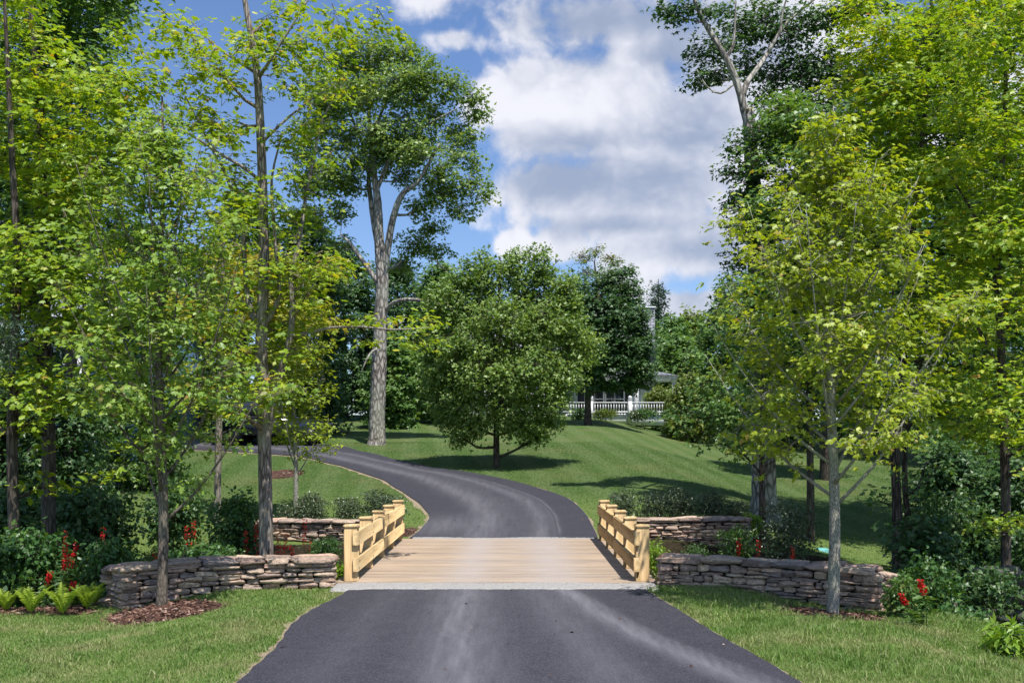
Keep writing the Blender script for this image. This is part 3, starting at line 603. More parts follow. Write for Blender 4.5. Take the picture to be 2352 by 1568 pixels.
def ascend(base, d, ht, prof, n, seed, start=.25, ang=38, trunk_r=.06, lean=(0, 0)):
    """young maple: straight leader and n ascending limbs, blobs strung along the limbs; prof(t)=crown radius at t of the height"""
    r = np.random.default_rng(seed); b = np.asarray(base, float); limbs = []; blobs = []
    tp = [b+np.array([lean[0]*t+.03*math.sin(t*9), lean[1]*t, ht*t]) for t in np.linspace(0, 1, 9)]; limbs.append((np.array(tp), np.array([trunk_r*(1-.93*t)**.8+.003 for t in np.linspace(0, 1, 9)])))
    limbs[0][0][0][2] -= .1
    for k in range(n):
        t = start+(1-start)*(k/n)**.9*.93; az = k*2.39996+r.uniform(-.4, .4); o = b+np.array([lean[0]*t, lean[1]*t, ht*t]); L_ = prof(min(1, t+.12))*r.uniform(.85, 1.15); a0 = rad(ang*(1-.35*t)+r.uniform(-6, 6))
        pts = []
        for s_ in np.linspace(0, 1, 5):
            hx = L_*(s_**.85); hz = L_*s_/math.tan(a0)*(.75+.25*s_); pts.append(o+np.array([math.cos(az)*hx, math.sin(az)*hx, hz]))
        pts = np.array(pts); top = b[2]+ht*1.0; pts[:, 2] = np.minimum(pts[:, 2], top); rr = trunk_r*.31*(1-.8*t)+.004; limbs.append((pts, np.linspace(rr, .003, 5)))
        for s_ in (.35, .55, .75, .95):
            i_ = s_*4; p_ = pts[int(i_)]*(1-i_ % 1)+pts[min(4, int(i_)+1)]*(i_ % 1)
            R_ = (.20+.14*L_)*r.uniform(.8, 1.2)*(1.15-.35*s_); blobs.append((p_+r.normal(0, .12, 3)+np.array([0, 0, .05]), np.array([R_, R_, R_*.7])))
    for t in np.linspace(start+.2, 1, 7): blobs.append((b+np.array([0, 0, ht*t])+r.normal(0, .08, 3), np.array([.2, .2, .22])))
    return limbs, blobs

TREES = True
if TREES:
    # young maples in mulch rings either side of the road
    d = 12.15; b = gbase(370, d); lm, bl = ascend(b, d, 6.25, lambda t: np.interp(t, [.15,.3,.5,.7,.85,1], [1.2,1.25,1.1,.75,.4,.1]), 36, 21, .17, 34, .066)
    make_tree('young_maple', 'slim young maple in a mulch ring before the left stone wall, fresh green leaves', 'tree', b, lm, bl, L_FRESH, B_YOUNG, .070, MAPLE, .18, 8, .42, 22, twigmat=B_TWIG)
    d = 11.7; b = gbase(1912, d); lm, bl = ascend(b, d, 6.0, lambda t: np.interp(t, [.2,.35,.5,.7,.85,1], [1.55,1.6,1.3,.85,.45,.1]), 44, 23, .21, 42, .071)
    make_tree('young_maple', 'young maple with smooth grey trunk and wide olive crown before the right stone wall', 'tree', b, lm, bl, L_OLIVE, B_GREY, .066, MAPLE, .17, 8, .38, 24, twigmat=B_GREY)
    # twin stemmed maple behind the left wall
    d = 15.6; b = gbase(612, d)
    limbs = [PL([(613,1330),(612,1270),(609,1100),(606,950),(600,800),(606,620),(603,430),(596,250),(588,150),(562,0),(540,-140)], d, [40,33,31,30,28,25,22,19,17,12,7]),
             PL([(612,1010),(625,930),(645,850),(668,768),(672,690),(668,640),(686,560),(704,440),(722,360),(742,270),(790,190)], d, [20,18,16,15,13,12,10,8,6,5,3], [0,0,-.1,-.2,-.2,-.2,-.2,0,.1,.2,.3]),
             PL([(604,760),(585,735),(570,690),(562,600),(556,520),(530,430),(480,330),(430,230)], d, [15,14,12,11,9,7,5,3], [0,0,.2,.3,.3,.2,0,-.2]),
             PL([(610,745),(625,720),(642,680),(636,600),(628,500),(624,410),(650,300)], d, [12,11,10,9,8,6,3]),
             PL([(665,772),(700,766),(760,752),(830,750),(900,757),(990,752)], d, [9,8,6,5,4,2], [-.2,-.2,-.3,-.3,-.4,-.4]),
             PL([(604,420),(560,385),(500,350),(420,300),(300,260)], d, [9,7,6,4,2], [0,-.2,-.5,-.6,-.8]), PL([(590,170),(560,150),(500,110),(430,40)], d, [8,6,4,2], [0,.2,.4,.6]),
             PL([(594,180),(620,140),(670,60),(720,-20)], d, [9,7,5,3], [0,-.2,-.3,-.4]), PL([(600,330),(640,290),(700,240),(800,170)], d, [7,6,4,2], [0,.1,.3,.4])]
    bl = fillr([(250,30,560,260,26,46,.9),(560,0,900,120,20,44,.8),(300,230,560,420,22,44,.9),(620,130,800,420,24,46,.9),(480,420,760,640,30,50,.9),(500,640,740,900,26,50,.8),(760,720,1000,800,9,30,.4),(420,850,680,960,10,42,.6)], d, 31, .38)
    make_tree('twin_stem_maple', 'tall forked maple behind the left stone wall with sparse layered yellow green leaves', 'tree', b, limbs, bl, L_YEL, B_BROWN, .092, MAPLE, .24, 9, .64, 32, flat=.12, tilt=.28, twr=.005, twigmat=B_TWIG)
    # woodland maples on the left edge
    d = 17; b = gbase(110, d)
    limbs = [PL([(114,1240),(112,1200),(112,1000),(104,800),(100,600),(96,400),(86,200),(70,0),(60,-200)], d, [38,32,30,28,26,22,18,13,8]), PL([(100,820),(60,760),(20,690),(-60,600)], d, [12,10,7,4]), PL([(100,560),(140,500),(200,440),(280,400)], d, [10,8,5,3])]
    bl = fillr([(0,140,330,420,46,60,1.4),(0,420,330,700,50,58,1.3),(0,700,300,920,30,52,1.2),(-120,0,60,700,18,60,1),(-60,-60,150,180,12,58,1)], d-1.2, 41, .5)
    make_tree('woodland_maple', 'maple with thick dark trunk at the left edge of the woods, bright leaves', 'tree', b, limbs, bl, L_YEL, B_DARK, .10, MAPLE, .3, 12, .62, 42, flat=.15, tilt=.3, twigmat=B_DARK)
    d = 15; b = gbase(32, d); limbs = [PL([(34,1270),(32,1220),(28,1000),(34,800),(40,600),(30,400),(20,200),(10,0),(0,-100)], d, [30,26,24,22,18,14,11,7,4])]
    bl = fillr([(-40,560,200,760,10,46,.7),(-40,760,160,1000,12,46,.6),(0,980,300,1120,8,40,.7)], d, 43, .42)
    make_tree('woodland_maple', 'leftmost maple with a thinner brown trunk and leafy low branches', 'tree', b, limbs, bl, L_YEL, B_DARK, .105, MAPLE, .28, 9, .6, 44, flat=.15, tilt=.3)
    d = 25; b = gbase(170, d); limbs = [PL([(168,1150),(165,900),(160,600),(150,300),(150,0),(150,-300)], d, [30,27,24,20,14,8])]
    bl = fillr([(0,-160,290,130,38,80,2),(0,120,260,420,30,80,2),(0,420,330,640,26,80,1.6)], d, 45, .6)
    make_tree('dark_maple', 'tall dark leaved maple filling the top left corner behind the bright leaves', 'tree', b, limbs, bl, L_MID, B_DARK, .15, MAPLE2, .42, 12, .9, 46)
    # golden maple behind the twin stem
    d = 22; b = gbase(500, d); limbs = [PL([(500,1110),(505,900),(510,700),(515,500)], d, [16,14,11,6]), PL([(505,900),(470,780),(440,640)], d, [9,7,4])]
    bl = fillr([(400,560,640,760,18,48,1.2),(400,760,700,900,12,42,1.2),(560,600,760,760,12,44,1.2)], d, 47, .45)
    make_tree('golden_maple', 'maple turning gold and orange seen between the twin stems on the left', 'tree', b, limbs, bl, L_GOLD, B_BROWN, .125, MAPLE, .3, 10, .75, 48, flat=.15, tilt=.3)
    # slender young maple on the left lawn
    d = 22; b = gbase(677, d); lm, bl = ascend(b, d, 6.0, lambda t: np.interp(t, [.1,.3,.6,.8,1], [.75,.8,.62,.42,.1]), 26, 25, .17, 34, .055)
    make_tree('slender_maple', 'slender young maple standing on the lawn behind the left row of shrubs', 'tree', b, lm, bl, L_OLIVE, B_GREY, .09, MAPLE2, .2, 8, .62, 26, twigmat=B_GREY)

    # the big old maple beside the drive
    d = 39; b = gbase(865, d)
    limbs = [PL([(864,1045),(864,1026),(866,1008),(866,960),(869,880),(872,800),(875,720),(878,650),(875,600),(870,540),(868,470),(858,390),(850,300),(846,220)], d, [66,46,39,36,35,33,31,29,26,22,18,14,10,6]),
             PL([(880,640),(892,560),(903,500),(925,445),(962,415),(1010,330)], d, [17,16,15,13,9,5], [0,-.2,-.4,-.6,-.8,-1]), PL([(876,600),(860,520),(848,430),(842,360),(800,250)], d, [15,13,11,8,5], [0,.3,.5,.8,1]),
             PL([(872,655),(848,620),(826,590),(805,560),(782,538)], d, [12,11,9,8,4]), PL([(882,720),(895,703),(912,692),(945,688),(1000,696),(1040,712)], d, [10,10,9,8,6,2], [0,-.3,-.6,-.9,-1.2,-1.4]),
             PL([(868,430),(900,360),(960,300),(1050,250)], d, [10,8,6,3], [0,0,-.3,-.6]), PL([(850,330),(880,250),(930,160)], d, [8,6,3]), PL([(866,800),(850,812),(838,835),(828,860)], d, [5,4,3,1.5], [-.3,-.6,-.8,-.8])]
    bl = PB([(860,110,70,45,0),(790,130,60,50,.5),(930,130,60,45,0),(985,170,50,45,-.5),(1040,200,50,35,0),(1085,225,34,34,0),(900,200,80,50,-.8),(800,220,70,55,-.6),(1000,260,45,30,.5),(740,200,60,60,.3),(720,290,55,50,.3),
             (1080,310,30,28,0),(1050,350,45,30,0),(860,300,75,45,-.8),(930,290,60,45,-.4),(790,320,60,45,0),(960,350,60,40,-.8),(1010,400,60,38,-.5),(1080,420,45,28,0),(1115,445,24,24,0),(1000,450,60,34,0),(1060,480,40,30,.3),(930,400,40,30,1),
             (800,420,50,40,.5),(780,480,40,34,.5),(740,400,45,50,.6),(960,480,40,26,.6),(910,330,50,40,1),(700,350,40,50,.5),(960,560,50,34,1.5),(1000,575,40,26,1.5),(925,600,40,30,1.5),(1090,370,26,18,0),(1125,260,10,14,0),(780,560,36,20,.5),(720,500,40,40,1),(840,200,60,50,.6),(960,220,50,40,.6),(880,350,60,50,.8),(820,370,50,40,-.5),(940,350,50,40,.9),(1040,300,40,34,.4),(980,320,40,34,.2),(760,260,50,50,1),(1030,440,40,30,.6),(850,160,60,40,.9),(930,180,60,40,-.9),(760,400,50,46,-.2),(1090,260,26,26,.3),(700,420,40,40,.8),(990,520,40,24,.8)], d, .9)
    make_tree('old_maple', 'great old maple with thick furrowed trunk beside the curve of the driveway', 'tree', b, limbs, bl, L_SUN, B_OLD, .15, MAPLE2, .28, 11, .95, 52, tilt=.6, flat=.4, sides=16, rough=.10, maxb=.09, twr=.006)
    # round maple in the middle of the lawn
    d = 31.8; b = gbase(1140, d)
    limbs = [PL([(1140,1090),(1140,1072),(1140,1000),(1141,930),(1143,800),(1146,700),(1148,590)], d, [26,16,14,13,11,8,4])]+[PL([(1141,950-30*k),(1141+s*40,900-40*k),(1141+s*(95+10*k),820-45*k)], d, [6,5,2], [0,.3*((k % 3)-1),.8*((k % 3)-1)]) for k in range(6) for s in (-1, 1)]
    bl = PB([(1040,700,70,60,0),(1100,640,60,50,0),(1170,620,60,45,0),(1240,625,50,45,.3),(1290,670,50,50,0),(1110,590,18,22,0),(1075,605,14,18,0),(1215,575,16,20,0),(1180,582,12,18,0),(1250,580,14,24,0),(1060,780,75,60,-.6),(1150,730,80,60,-1),(1250,740,75,60,-.6),(1310,760,45,60,0),(1030,840,60,55,0),
             (1120,850,80,60,-1.2),(1220,850,80,60,-1.2),(1300,850,50,55,-.3),(1350,800,34,46,.3),(1050,910,60,50,-.3),(1150,930,70,45,-.8),(1250,925,60,45,-.6),(1285,900,30,36,0),(1090,975,60,36,-.4),(1200,975,60,36,-.4),(1030,960,34,30,0),(1255,970,34,30,0),(1130,820,80,70,1.2),(1230,780,80,80,1.2),(1060,650,40,30,0),
             (1000,780,40,50,.3),(1000,880,30,30,0),(1230,1005,30,18,0),(1060,1000,30,18,0),(1000,720,30,40,0),(985,840,24,40,0),(1010,930,34,34,.3),(1100,700,60,50,.9),(1200,690,60,50,.9),(1270,690,40,40,.6),(1080,860,50,50,1),(1180,880,60,50,1),(1280,860,50,50,.8),(1310,700,24,40,0)], d, 1.0)
    make_tree('round_maple', 'round crowned maple standing alone in the middle of the lawn', 'tree', b, limbs, bl, L_SUN, B_DARK, .12, MAPLE2, .22, 13, .95, 54, tilt=.75, flat=.6, twr=.005)
    # dark maple by the white house
    d = 49; b = gbase(1350, d); limbs = [PL([(1350,975),(1350,930),(1352,850),(1360,760),(1370,660)], d, [20,15,14,10,5])]
    bl = PB([(1400,640,50,40,0),(1440,670,45,45,0),(1370,700,55,50,-.5),(1450,730,45,45,0),(1400,760,60,50,-.8),(1460,800,40,45,0),(1350,770,50,50,0),(1400,840,60,45,-.6),(1455,865,45,34,0),(1350,840,50,40,0),(1390,885,60,14,0),(1480,835,26,26,0),(1330,690,40,50,0),(1475,760,24,26,0),(1462,720,26,26,-.6),(1478,790,22,30,-.4),(1330,740,40,50,-.8),(1290,760,40,50,-.3),(1300,840,40,50,-.3),(1420,720,50,40,-.9),(1430,800,50,40,-1),(1370,800,50,40,-1),(1440,620,20,14,0),(1310,660,40,40,0),(1480,850,20,40,-.5)], d, 1.0)
    make_tree('dark_maple', 'dense dark green maple in front of the white house porch', 'tree', b, limbs, bl, L_DARK, B_DARK, .17, MAPLE2, .32, 14, 1.35, 56)
    d = 66; b = gbase(1360, d); limbs = [PL([(1375,960),(1375,700),(1365,600)], d, [10,8,3]), PL([(1375,700),(1400,620),(1410,590)], d, [5,3,2])]
    make_tree('seeding_tree', 'thin topped tree with brownish seed clusters behind the round maple', 'tree', b, limbs, PB([(1340,590,30,20,0),(1370,575,24,16,0),(1400,590,22,18,0),(1420,600,14,14,0),(1350,625,30,16,0),(1385,630,30,16,0)], d), L_WARM, B_TWIG, .16, MAPLE2, .3, 6, .8, 57, twr=.02)
    # old forked tree on the right
    d = 23.6; b = gbase(1757, d)
    limbs = [PL([(1760,1200),(1757,1178),(1756,1140),(1755,1050),(1748,900),(1742,700),(1736,500),(1728,380),(1722,290),(1718,250)], d, [96,70,56,52,48,42,36,32,28,26]),
             PL([(1722,290),(1707,240),(1698,205),(1683,165),(1660,120),(1632,75),(1606,28),(1585,-30)], d, [24,19,17,15,13,12,9,6]), PL([(1705,225),(1716,190),(1738,160),(1765,120),(1778,95),(1810,50),(1870,0)], d, [15,13,12,10,9,7,5], [0,.1,.3,.6,.8,1,1.2]),
             PL([(1668,135),(1684,105),(1688,60),(1690,0)], d, [9,7,5,3]), PL([(1765,120),(1790,75),(1800,20),(1820,-40)], d, [8,6,4,3]), PL([(1690,190),(1655,215),(1625,200),(1600,160)], d, [5,4,3,2])]
    bl = PB([(1530,20,36,24,0),(1580,15,36,24,0),(1620,20,24,26,0),(1650,110,45,40,.6),(1600,120,34,30,.5),(1640,170,50,34,.6),(1600,185,30,24,.4),(1700,60,60,50,1),(1760,40,60,50,1.2),(1820,70,60,50,1.2),(1880,40,60,40,1.2),(1720,140,50,45,1.4),(1790,160,60,50,1.4),(1850,160,60,60,1.2),(1900,140,50,50,1),
             (1820,230,60,45,1),(1740,220,30,24,1.2),(1560,35,26,18,0),(1940,20,50,30,1),(1990,10,40,24,1),(1660,20,30,20,.5),(1690,330,28,34,-.3),(1680,390,26,34,-.3),(1700,450,34,36,-.4),(1670,475,16,14,-.2),(1705,520,30,36,-.4),(1690,590,28,40,-.3),(1680,660,26,40,-.3),(1720,400,34,50,-.5),(1740,300,30,40,-.5),(1720,700,40,50,-.4),(1660,700,24,40,-.3),
             (1900,240,60,50,1.4),(1960,180,60,60,1.6),(1780,300,50,50,.6),(1850,320,60,60,1)], d, 1.0)
    make_tree('forked_old_tree', 'tall old tree with a forked pale top and sawn stub, vine leaves climbing its trunk', 'tree', b, limbs, bl, L_DARK, B_OLD, .115, MAPLE2, .22, 11, 1.0, 58, sides=16, rough=.12, maxb=.05)
    # dark limbed little maple in front of it
    d = 20.8; b = gbase(1750, d); limbs = [PL([(1752,1230),(1751,1170),(1750,1060),(1750,960),(1752,860),(1755,720)], d, [20,15,13,11,8,4]), PL([(1750,1090),(1710,1045),(1660,1020),(1610,990)], d, [6,5,4,2]), PL([(1750,1075),(1790,1050),(1830,1010)], d, [5,4,2])]
    bl = fillr([(1580,820,1760,960,14,44,.8),(1560,940,1720,1040,10,34,.7),(1700,700,1860,900,10,44,.8),(1660,620,1800,800,10,40,.8)], d, 61, .6)
    make_tree('small_maple', 'small dark stemmed maple directly before the old trunk on the right', 'tree', b, limbs, bl, L_MID, B_DARK, .10, MAPLE2, .22, 9, .6, 62)
    d = 22.6; b = gbase(1860, d); limbs = [PL([(1862,1140),(1860,1000),(1855,800),(1850,600),(1845,400)], d, [18,15,13,10,5])]
    bl = fillr([(1790,220,1980,420,18,58,1.2),(1740,300,1800,420,3,40,.6),(1690,430,1960,640,26,56,1.2),(1690,640,1980,820,20,56,1.2),(1760,820,1980,960,8,50,1)], d, 73, .7)
    make_tree('mid_maple', 'leafy green maple wrapping round the old forked trunk below its fork', 'tree', b, limbs, bl, L_MID, B_DARK, .13, MAPLE2, .3, 12, .95, 74)
    # woodland at right
    d = 17.5; b = gbase(2062, d); limbs = [PL([(2064,1330),(2062,1290),(2060,1150),(2058,1040),(2075,800),(2090,600),(2110,400),(2130,200),(2140,0)], d, [34,25,22,20,18,16,13,9,5]), PL([(2062,1060),(2020,1040),(1975,1000),(1950,985)], d, [9,8,6,3], [0,0,.2,.3]), PL([(2080,760),(2040,640),(2000,500)], d, [9,7,4])]
    bl = fillr([(1950,-20,2230,250,44,56,1),(1930,250,2220,520,46,56,1.1),(2040,500,2240,760,28,52,1),(2080,760,2230,960,14,46,.8)], d-.5, 63, .55)
    make_tree('woodland_maple', 'tall maple right of the olive young maple, masses of bright leaves to the frame top', 'tree', b, limbs, bl, L_YEL, B_DARK, .095, MAPLE, .28, 12, .64, 64, flat=.15, tilt=.3)
    d = 17.8; b = gbase(2090, d); limbs = [PL([(2093,1340),(2091,1290),(2084,1170),(2078,1100),(2085,950),(2120,820)], d, [22,17,15,13,10,5])]
    make_tree('woodland_sapling', 'thinner bent trunk beside the tall maple on the right, few leaves', 'tree', b, limbs, fillr([(2080,880,2200,1100,9,40,.8),(2000,1080,2120,1160,4,26,.4)], d, 65, .4), L_MID, B_DARK, .10, MAPLE2, .26, 9, .6, 66)
    d = 15.2; b = gbase(2310, d); limbs = [PL([(2313,1440),(2311,1380),(2310,1150),(2306,1000),(2300,800),(2290,600),(2300,400),(2310,200),(2300,0)], d, [30,23,21,20,18,16,13,9,5]), PL([(2300,860),(2250,760),(2200,680)], d, [9,7,4]), PL([(2290,600),(2230,480),(2180,400)], d, [8,6,4])]
    bl = fillr([(2180,-20,2400,300,44,58,1),(2180,300,2400,560,34,58,1),(2140,500,2400,760,32,54,1),(2200,760,2400,1000,20,54,.9),(2250,960,2400,1080,6,44,.6),(2230,1180,2400,1240,5,34,.3)], d-.6, 67, .42)
    make_tree('woodland_maple', 'rightmost woodland maple with straight dark trunk and leaves down to the bank', 'tree', b, limbs, bl, L_YEL, B_DARK, .095, MAPLE, .28, 12, .62, 68, flat=.15, tilt=.3)
    d = 24; b = gbase(2210, d); limbs = [PL([(2213,1230),(2210,1150),(2200,1000),(2200,800),(2210,500),(2220,200)], d, [18,14,12,10,8,5])]
    bl = fillr([(1980,560,2400,800,30,80,2),(1960,800,2400,1010,26,74,2),(1990,280,2400,560,34,86,2),(1990,-40,2400,300,36,86,2)], d, 69, .7)
    make_tree('shaded_maple', 'shaded dark green maple deep in the right woods between the brighter trunks', 'tree', b, limbs, bl, L_MID, B_DARK, .15, MAPLE2, .4, 12, .95, 70)

    # background: one source crown, copied
    def bgtree(name, label, u, v_top, d, width, mat, seed, group=None, kind=MAPLE2, low=.1, dens=1.1, per=14):
        b = gbase(u, d); top = EYE+(CV-v_top)*d/F; ht = top-b[2]; w = width*d/F/2; r = np.random.default_rng(seed); bl = []
        for k in range(34):
            t = low+(1-low)*(k+.5)/34; rw = w*math.sin(math.pi*min(1, (t-low)/(1-low)*.86+.14))**.6; az = k*2.39996; q_ = rw*r.uniform(.35, .85); R_ = max(.25, (.30*w+.12)*r.uniform(.8, 1.2))
            bl.append((b+np.array([math.cos(az)*q_, math.sin(az)*q_, t*ht-R_*.4]), np.array([R_, R_, R_*.75])))
        limbs = [(np.array([b-[0, 0, .3], b+[0, 0, ht*.4], b+[.1, 0, ht*.9]]), np.array([.03*ht*.6+.05, .02*ht*.6+.03, .02]))]
        near_ = d < 32
        return make_tree(name, label, 'tree', b, limbs, bl, mat, B_DARK, .12 if near_ else .2*max(1, d/45), kind, (.30 if near_ else .42*max(1, d/45)*min(1.2,max(.7,w/2.5))), 15 if near_ else per, dens*(1.05 if near_ else 1), seed, group, maxb=.05, twr=.006 if near_ else .01)
    G1 = 'dark trees behind the lawn left of the white house'
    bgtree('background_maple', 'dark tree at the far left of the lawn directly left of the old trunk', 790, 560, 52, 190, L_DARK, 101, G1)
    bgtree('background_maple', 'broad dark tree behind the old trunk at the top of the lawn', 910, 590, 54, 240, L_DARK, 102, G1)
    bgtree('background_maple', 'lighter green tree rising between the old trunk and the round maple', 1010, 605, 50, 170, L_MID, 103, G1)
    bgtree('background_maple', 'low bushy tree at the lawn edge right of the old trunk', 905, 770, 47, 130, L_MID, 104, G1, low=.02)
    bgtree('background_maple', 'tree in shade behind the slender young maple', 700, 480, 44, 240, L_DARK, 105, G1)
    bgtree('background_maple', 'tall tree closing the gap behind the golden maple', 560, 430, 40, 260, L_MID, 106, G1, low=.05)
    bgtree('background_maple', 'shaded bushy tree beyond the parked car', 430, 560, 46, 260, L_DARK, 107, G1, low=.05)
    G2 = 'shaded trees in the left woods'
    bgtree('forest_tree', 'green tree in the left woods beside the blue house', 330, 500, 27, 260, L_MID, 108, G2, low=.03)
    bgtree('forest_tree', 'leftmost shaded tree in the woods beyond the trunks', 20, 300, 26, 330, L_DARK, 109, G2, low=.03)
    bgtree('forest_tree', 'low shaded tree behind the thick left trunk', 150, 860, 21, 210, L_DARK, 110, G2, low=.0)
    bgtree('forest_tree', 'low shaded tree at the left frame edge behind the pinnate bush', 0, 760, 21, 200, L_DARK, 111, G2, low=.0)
    G3 = 'trees far off right of the white house'
    bgtree('far_tree', 'yellow green tree top far off right of the white house', 1590, 712, 84, 110, L_WARM, 112, G3)
    bgtree('far_tree', 'bushy green tree beside the porch roof of the white house', 1560, 770, 62, 140, L_MID, 113, G3, low=.0)
    bgtree('far_tree', 'green tree behind the olive young maple at the lawn edge', 1660, 700, 60, 170, L_MID, 114, G3, low=.0)
    bgtree('far_tree', 'green tree top standing between the pine and the yellow green tree', 1545, 728, 72, 120, L_MID, 124, G3)
    bgtree('far_tree', 'shrubby tree right of the porch railing', 1590, 860, 50, 110, L_WARM, 115, G3, low=.0)
    G4 = 'shaded trees in the right woods'
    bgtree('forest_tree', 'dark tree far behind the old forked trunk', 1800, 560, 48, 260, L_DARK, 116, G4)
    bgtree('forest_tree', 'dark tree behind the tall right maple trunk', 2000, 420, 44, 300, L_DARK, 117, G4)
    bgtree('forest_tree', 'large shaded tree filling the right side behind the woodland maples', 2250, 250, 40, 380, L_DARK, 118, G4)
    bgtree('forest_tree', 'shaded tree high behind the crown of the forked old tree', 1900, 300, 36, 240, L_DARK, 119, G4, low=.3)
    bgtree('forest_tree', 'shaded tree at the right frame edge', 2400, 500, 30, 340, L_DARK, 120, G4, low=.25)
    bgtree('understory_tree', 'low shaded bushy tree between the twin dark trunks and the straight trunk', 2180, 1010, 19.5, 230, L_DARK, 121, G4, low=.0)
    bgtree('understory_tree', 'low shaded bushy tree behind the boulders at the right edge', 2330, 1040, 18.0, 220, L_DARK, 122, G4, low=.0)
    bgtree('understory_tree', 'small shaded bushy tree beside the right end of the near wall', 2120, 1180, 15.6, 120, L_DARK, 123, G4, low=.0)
    # conifer near the white house
    d = 78; b = gbase(1512, d); rr = np.random.default_rng(7); bl = []
    for k in range(26):
        t = k/26; R_ = (1-t)*1.6+.25; az = k*2.4; bl.append((b+np.array([math.cos(az)*R_*.6, math.sin(az)*R_*.6, 2+t*9.0]), np.array([R_*.55+.2, R_*.55+.2, .4])))
    make_tree('white_pine', 'blue green pine top rising beside the grey roof', 'tree', b, [(np.array([b, b+[0, 0, 6], b+[0, 0, 11.2]]), np.array([.2, .12, .03]))], bl, L_PINE, B_DARK, .28, LANCE, .4, 22, .8, 71, updir=.6, tilt=.8, twr=.015)
    # spruce tip at the left edge
    d = 13; b = gbase(-60, d); bl = PB([(10,745,34,14,0),(30,760,26,30,0),(0,790,30,26,0),(10,820,22,26,0),(40,740,22,8,0),(-40,780,40,60,.3),(-60,900,50,80,.3)], d)
    make_tree('blue_spruce', 'blue green spruce boughs poking in at the left frame edge', 'tree', b, [PL([(-60,1300),(-60,900),(-50,600)], d, [30,22,8])], bl, L_PINE, B_DARK, .05, LANCE, .14, 40, .9, 72, tilt=.9, twr=.004)

# ------------------------------------------------------------------ shrubs, flowers, ferns
def shrub(name, label, cat, u, v0, v1, w, d, mat, seed, leaf=.035, tpl=OVAL, spray=.11, per=10, dens=.75, group=None, n=12, ground=None):
    """v0 top, v1 bottom row of the mass, w width in photo units"""
    r = np.random.default_rng(seed); x = (u-CU)*d/F; zg = float(H(x, d)) if ground is None else ground; zt = EYE-(v0-CV)*d/F; zb = EYE-(v1-CV)*d/F; hw = w*d/F/2; base = np.array([x, d, zg]); bl = []
    for k in range(n):
        a = k*2.39996; q_ = math.sqrt((k+.5)/n)*.72; cx = math.cos(a)*q_*hw; cy_ = math.sin(a)*q_*min(hw, .7); top = zb+(zt-zb)*(1-.45*q_*q_)*r.uniform(.85, 1.02); R_ = max(.1, .30*hw*r.uniform(.8, 1.25))
        z = top-R_*.7
        bl.append((np.array([x+cx, d+cy_, z]), np.array([R_, R_, R_*.85])))
        if z-R_*1.2 > zb+.1: bl.append((np.array([x+cx*1.05, d+cy_, (z+zb)/2]), np.array([R_, R_, (z-zb)/2+.05])))
    limbs = [(np.array([base-[0, 0, .05], base+[.05*math.cos(k*2), .05*math.sin(k*2), .2], base+[.3*hw*math.cos(k*2), .3*hw*math.sin(k*2), (zt-zg)*.6]]), np.array([.014, .010, .004])) for k in range(3)]
    return make_tree(name, label, cat, base, limbs, bl, mat, B_DARK, leaf, tpl, spray, per, dens, seed, group, 'foliage', tilt=.75, twr=.003, branch_r=.7, sides=5)
GS = 'dark evergreen shrubs planted behind the far stone walls'
for u, v0, w, s_, lb in ((668,1150,70,201,'dark evergreen shrub nearest the twin stemmed trunk in the left row'),(718,1122,80,202,'second dark evergreen shrub in the left row, at the slender maple'),(800,1132,80,203,'third dark evergreen shrub in the left row beyond the bridge'),(868,1116,96,204,'evergreen shrub nearest the left bridge rail'),(905,1130,60,214,'small evergreen shrub ending the left row by the driveway')):
    shrub('evergreen_shrub', lb, 'shrub', u, v0, 1196, w, 21.2, L_SHRUB, s_, .04, OVAL, .12, 12, .8, GS)
for u, v0, w, s_, lb in ((1432,1116,76,205,'evergreen shrub nearest the right bridge rail'),(1500,1122,84,206,'second evergreen shrub in the right row beyond the bridge'),(1560,1112,90,207,'tallest evergreen shrub in the middle of the right row'),(1632,1118,84,208,'fourth evergreen shrub in the right row, above the stone wall'),(1692,1140,70,209,'low evergreen shrub ending the right row near the old trunk')):
    shrub('evergreen_shrub', lb, 'shrub', u, v0, 1196, w, 21.0, L_SHRUB, s_, .04, OVAL, .12, 12, .8, GS)
shrub('azalea_shrub', 'large dark azalea shrub behind the right stone wall below the old trunk', 'shrub', 1806, 1132, 1300, 150, 18.6, L_SHRUB, 210, .045, OVAL, .14, 11, .5, n=16)
shrub('leafy_shrub', 'dark leafy shrub growing against the right end of the far right stone wall', 'shrub', 1690, 1196, 1300, 84, 18.6, L_UNDER, 211, .05, OVAL, .13, 10, 0.94)
shrub('leafy_shrub', 'bright leafy plant right of the bridge between the near and far stone walls', 'shrub', 1505, 1234, 1320, 44, 15.2, L_LIME, 212, .06, LANCE, .12, 12, .7)
shrub('leafy_shrub', 'low green plant at the foot of the far right stone wall', 'shrub', 1600, 1246, 1290, 60, 17.5, L_UNDER, 219, .05, LANCE, .12, 12, 1.02)
shrub('leafy_shrub', 'bushy green plant left of the bridge in front of the far left stone wall', 'shrub', 748, 1222, 1300, 66, 16.4, L_UNDER, 213, .06, LANCE, .12, 12, 1.19)
shrub('leafy_shrub', 'lime green plant squeezed between the left near wall and bridge post', 'shrub', 776, 1290, 1340, 34, 14.3, L_LIME, 215, .06, OVAL, .1, 10, .7)
shrub('leafy_shrub', 'dark bush below the twin stemmed maple behind the wall', 'shrub', 545, 1120, 1290, 130, 17.5, L_UNDER, 216, .07, OVAL, .16, 10, 1.02, n=16)
shrub('pinnate_bush', 'broad blue green bush with feathered leaves at the left frame edge', 'shrub', 55, 1200, 1400, 200, 14.6, L_UNDER, 217, .085, OVAL, .2, 12, 1.02, n=22)
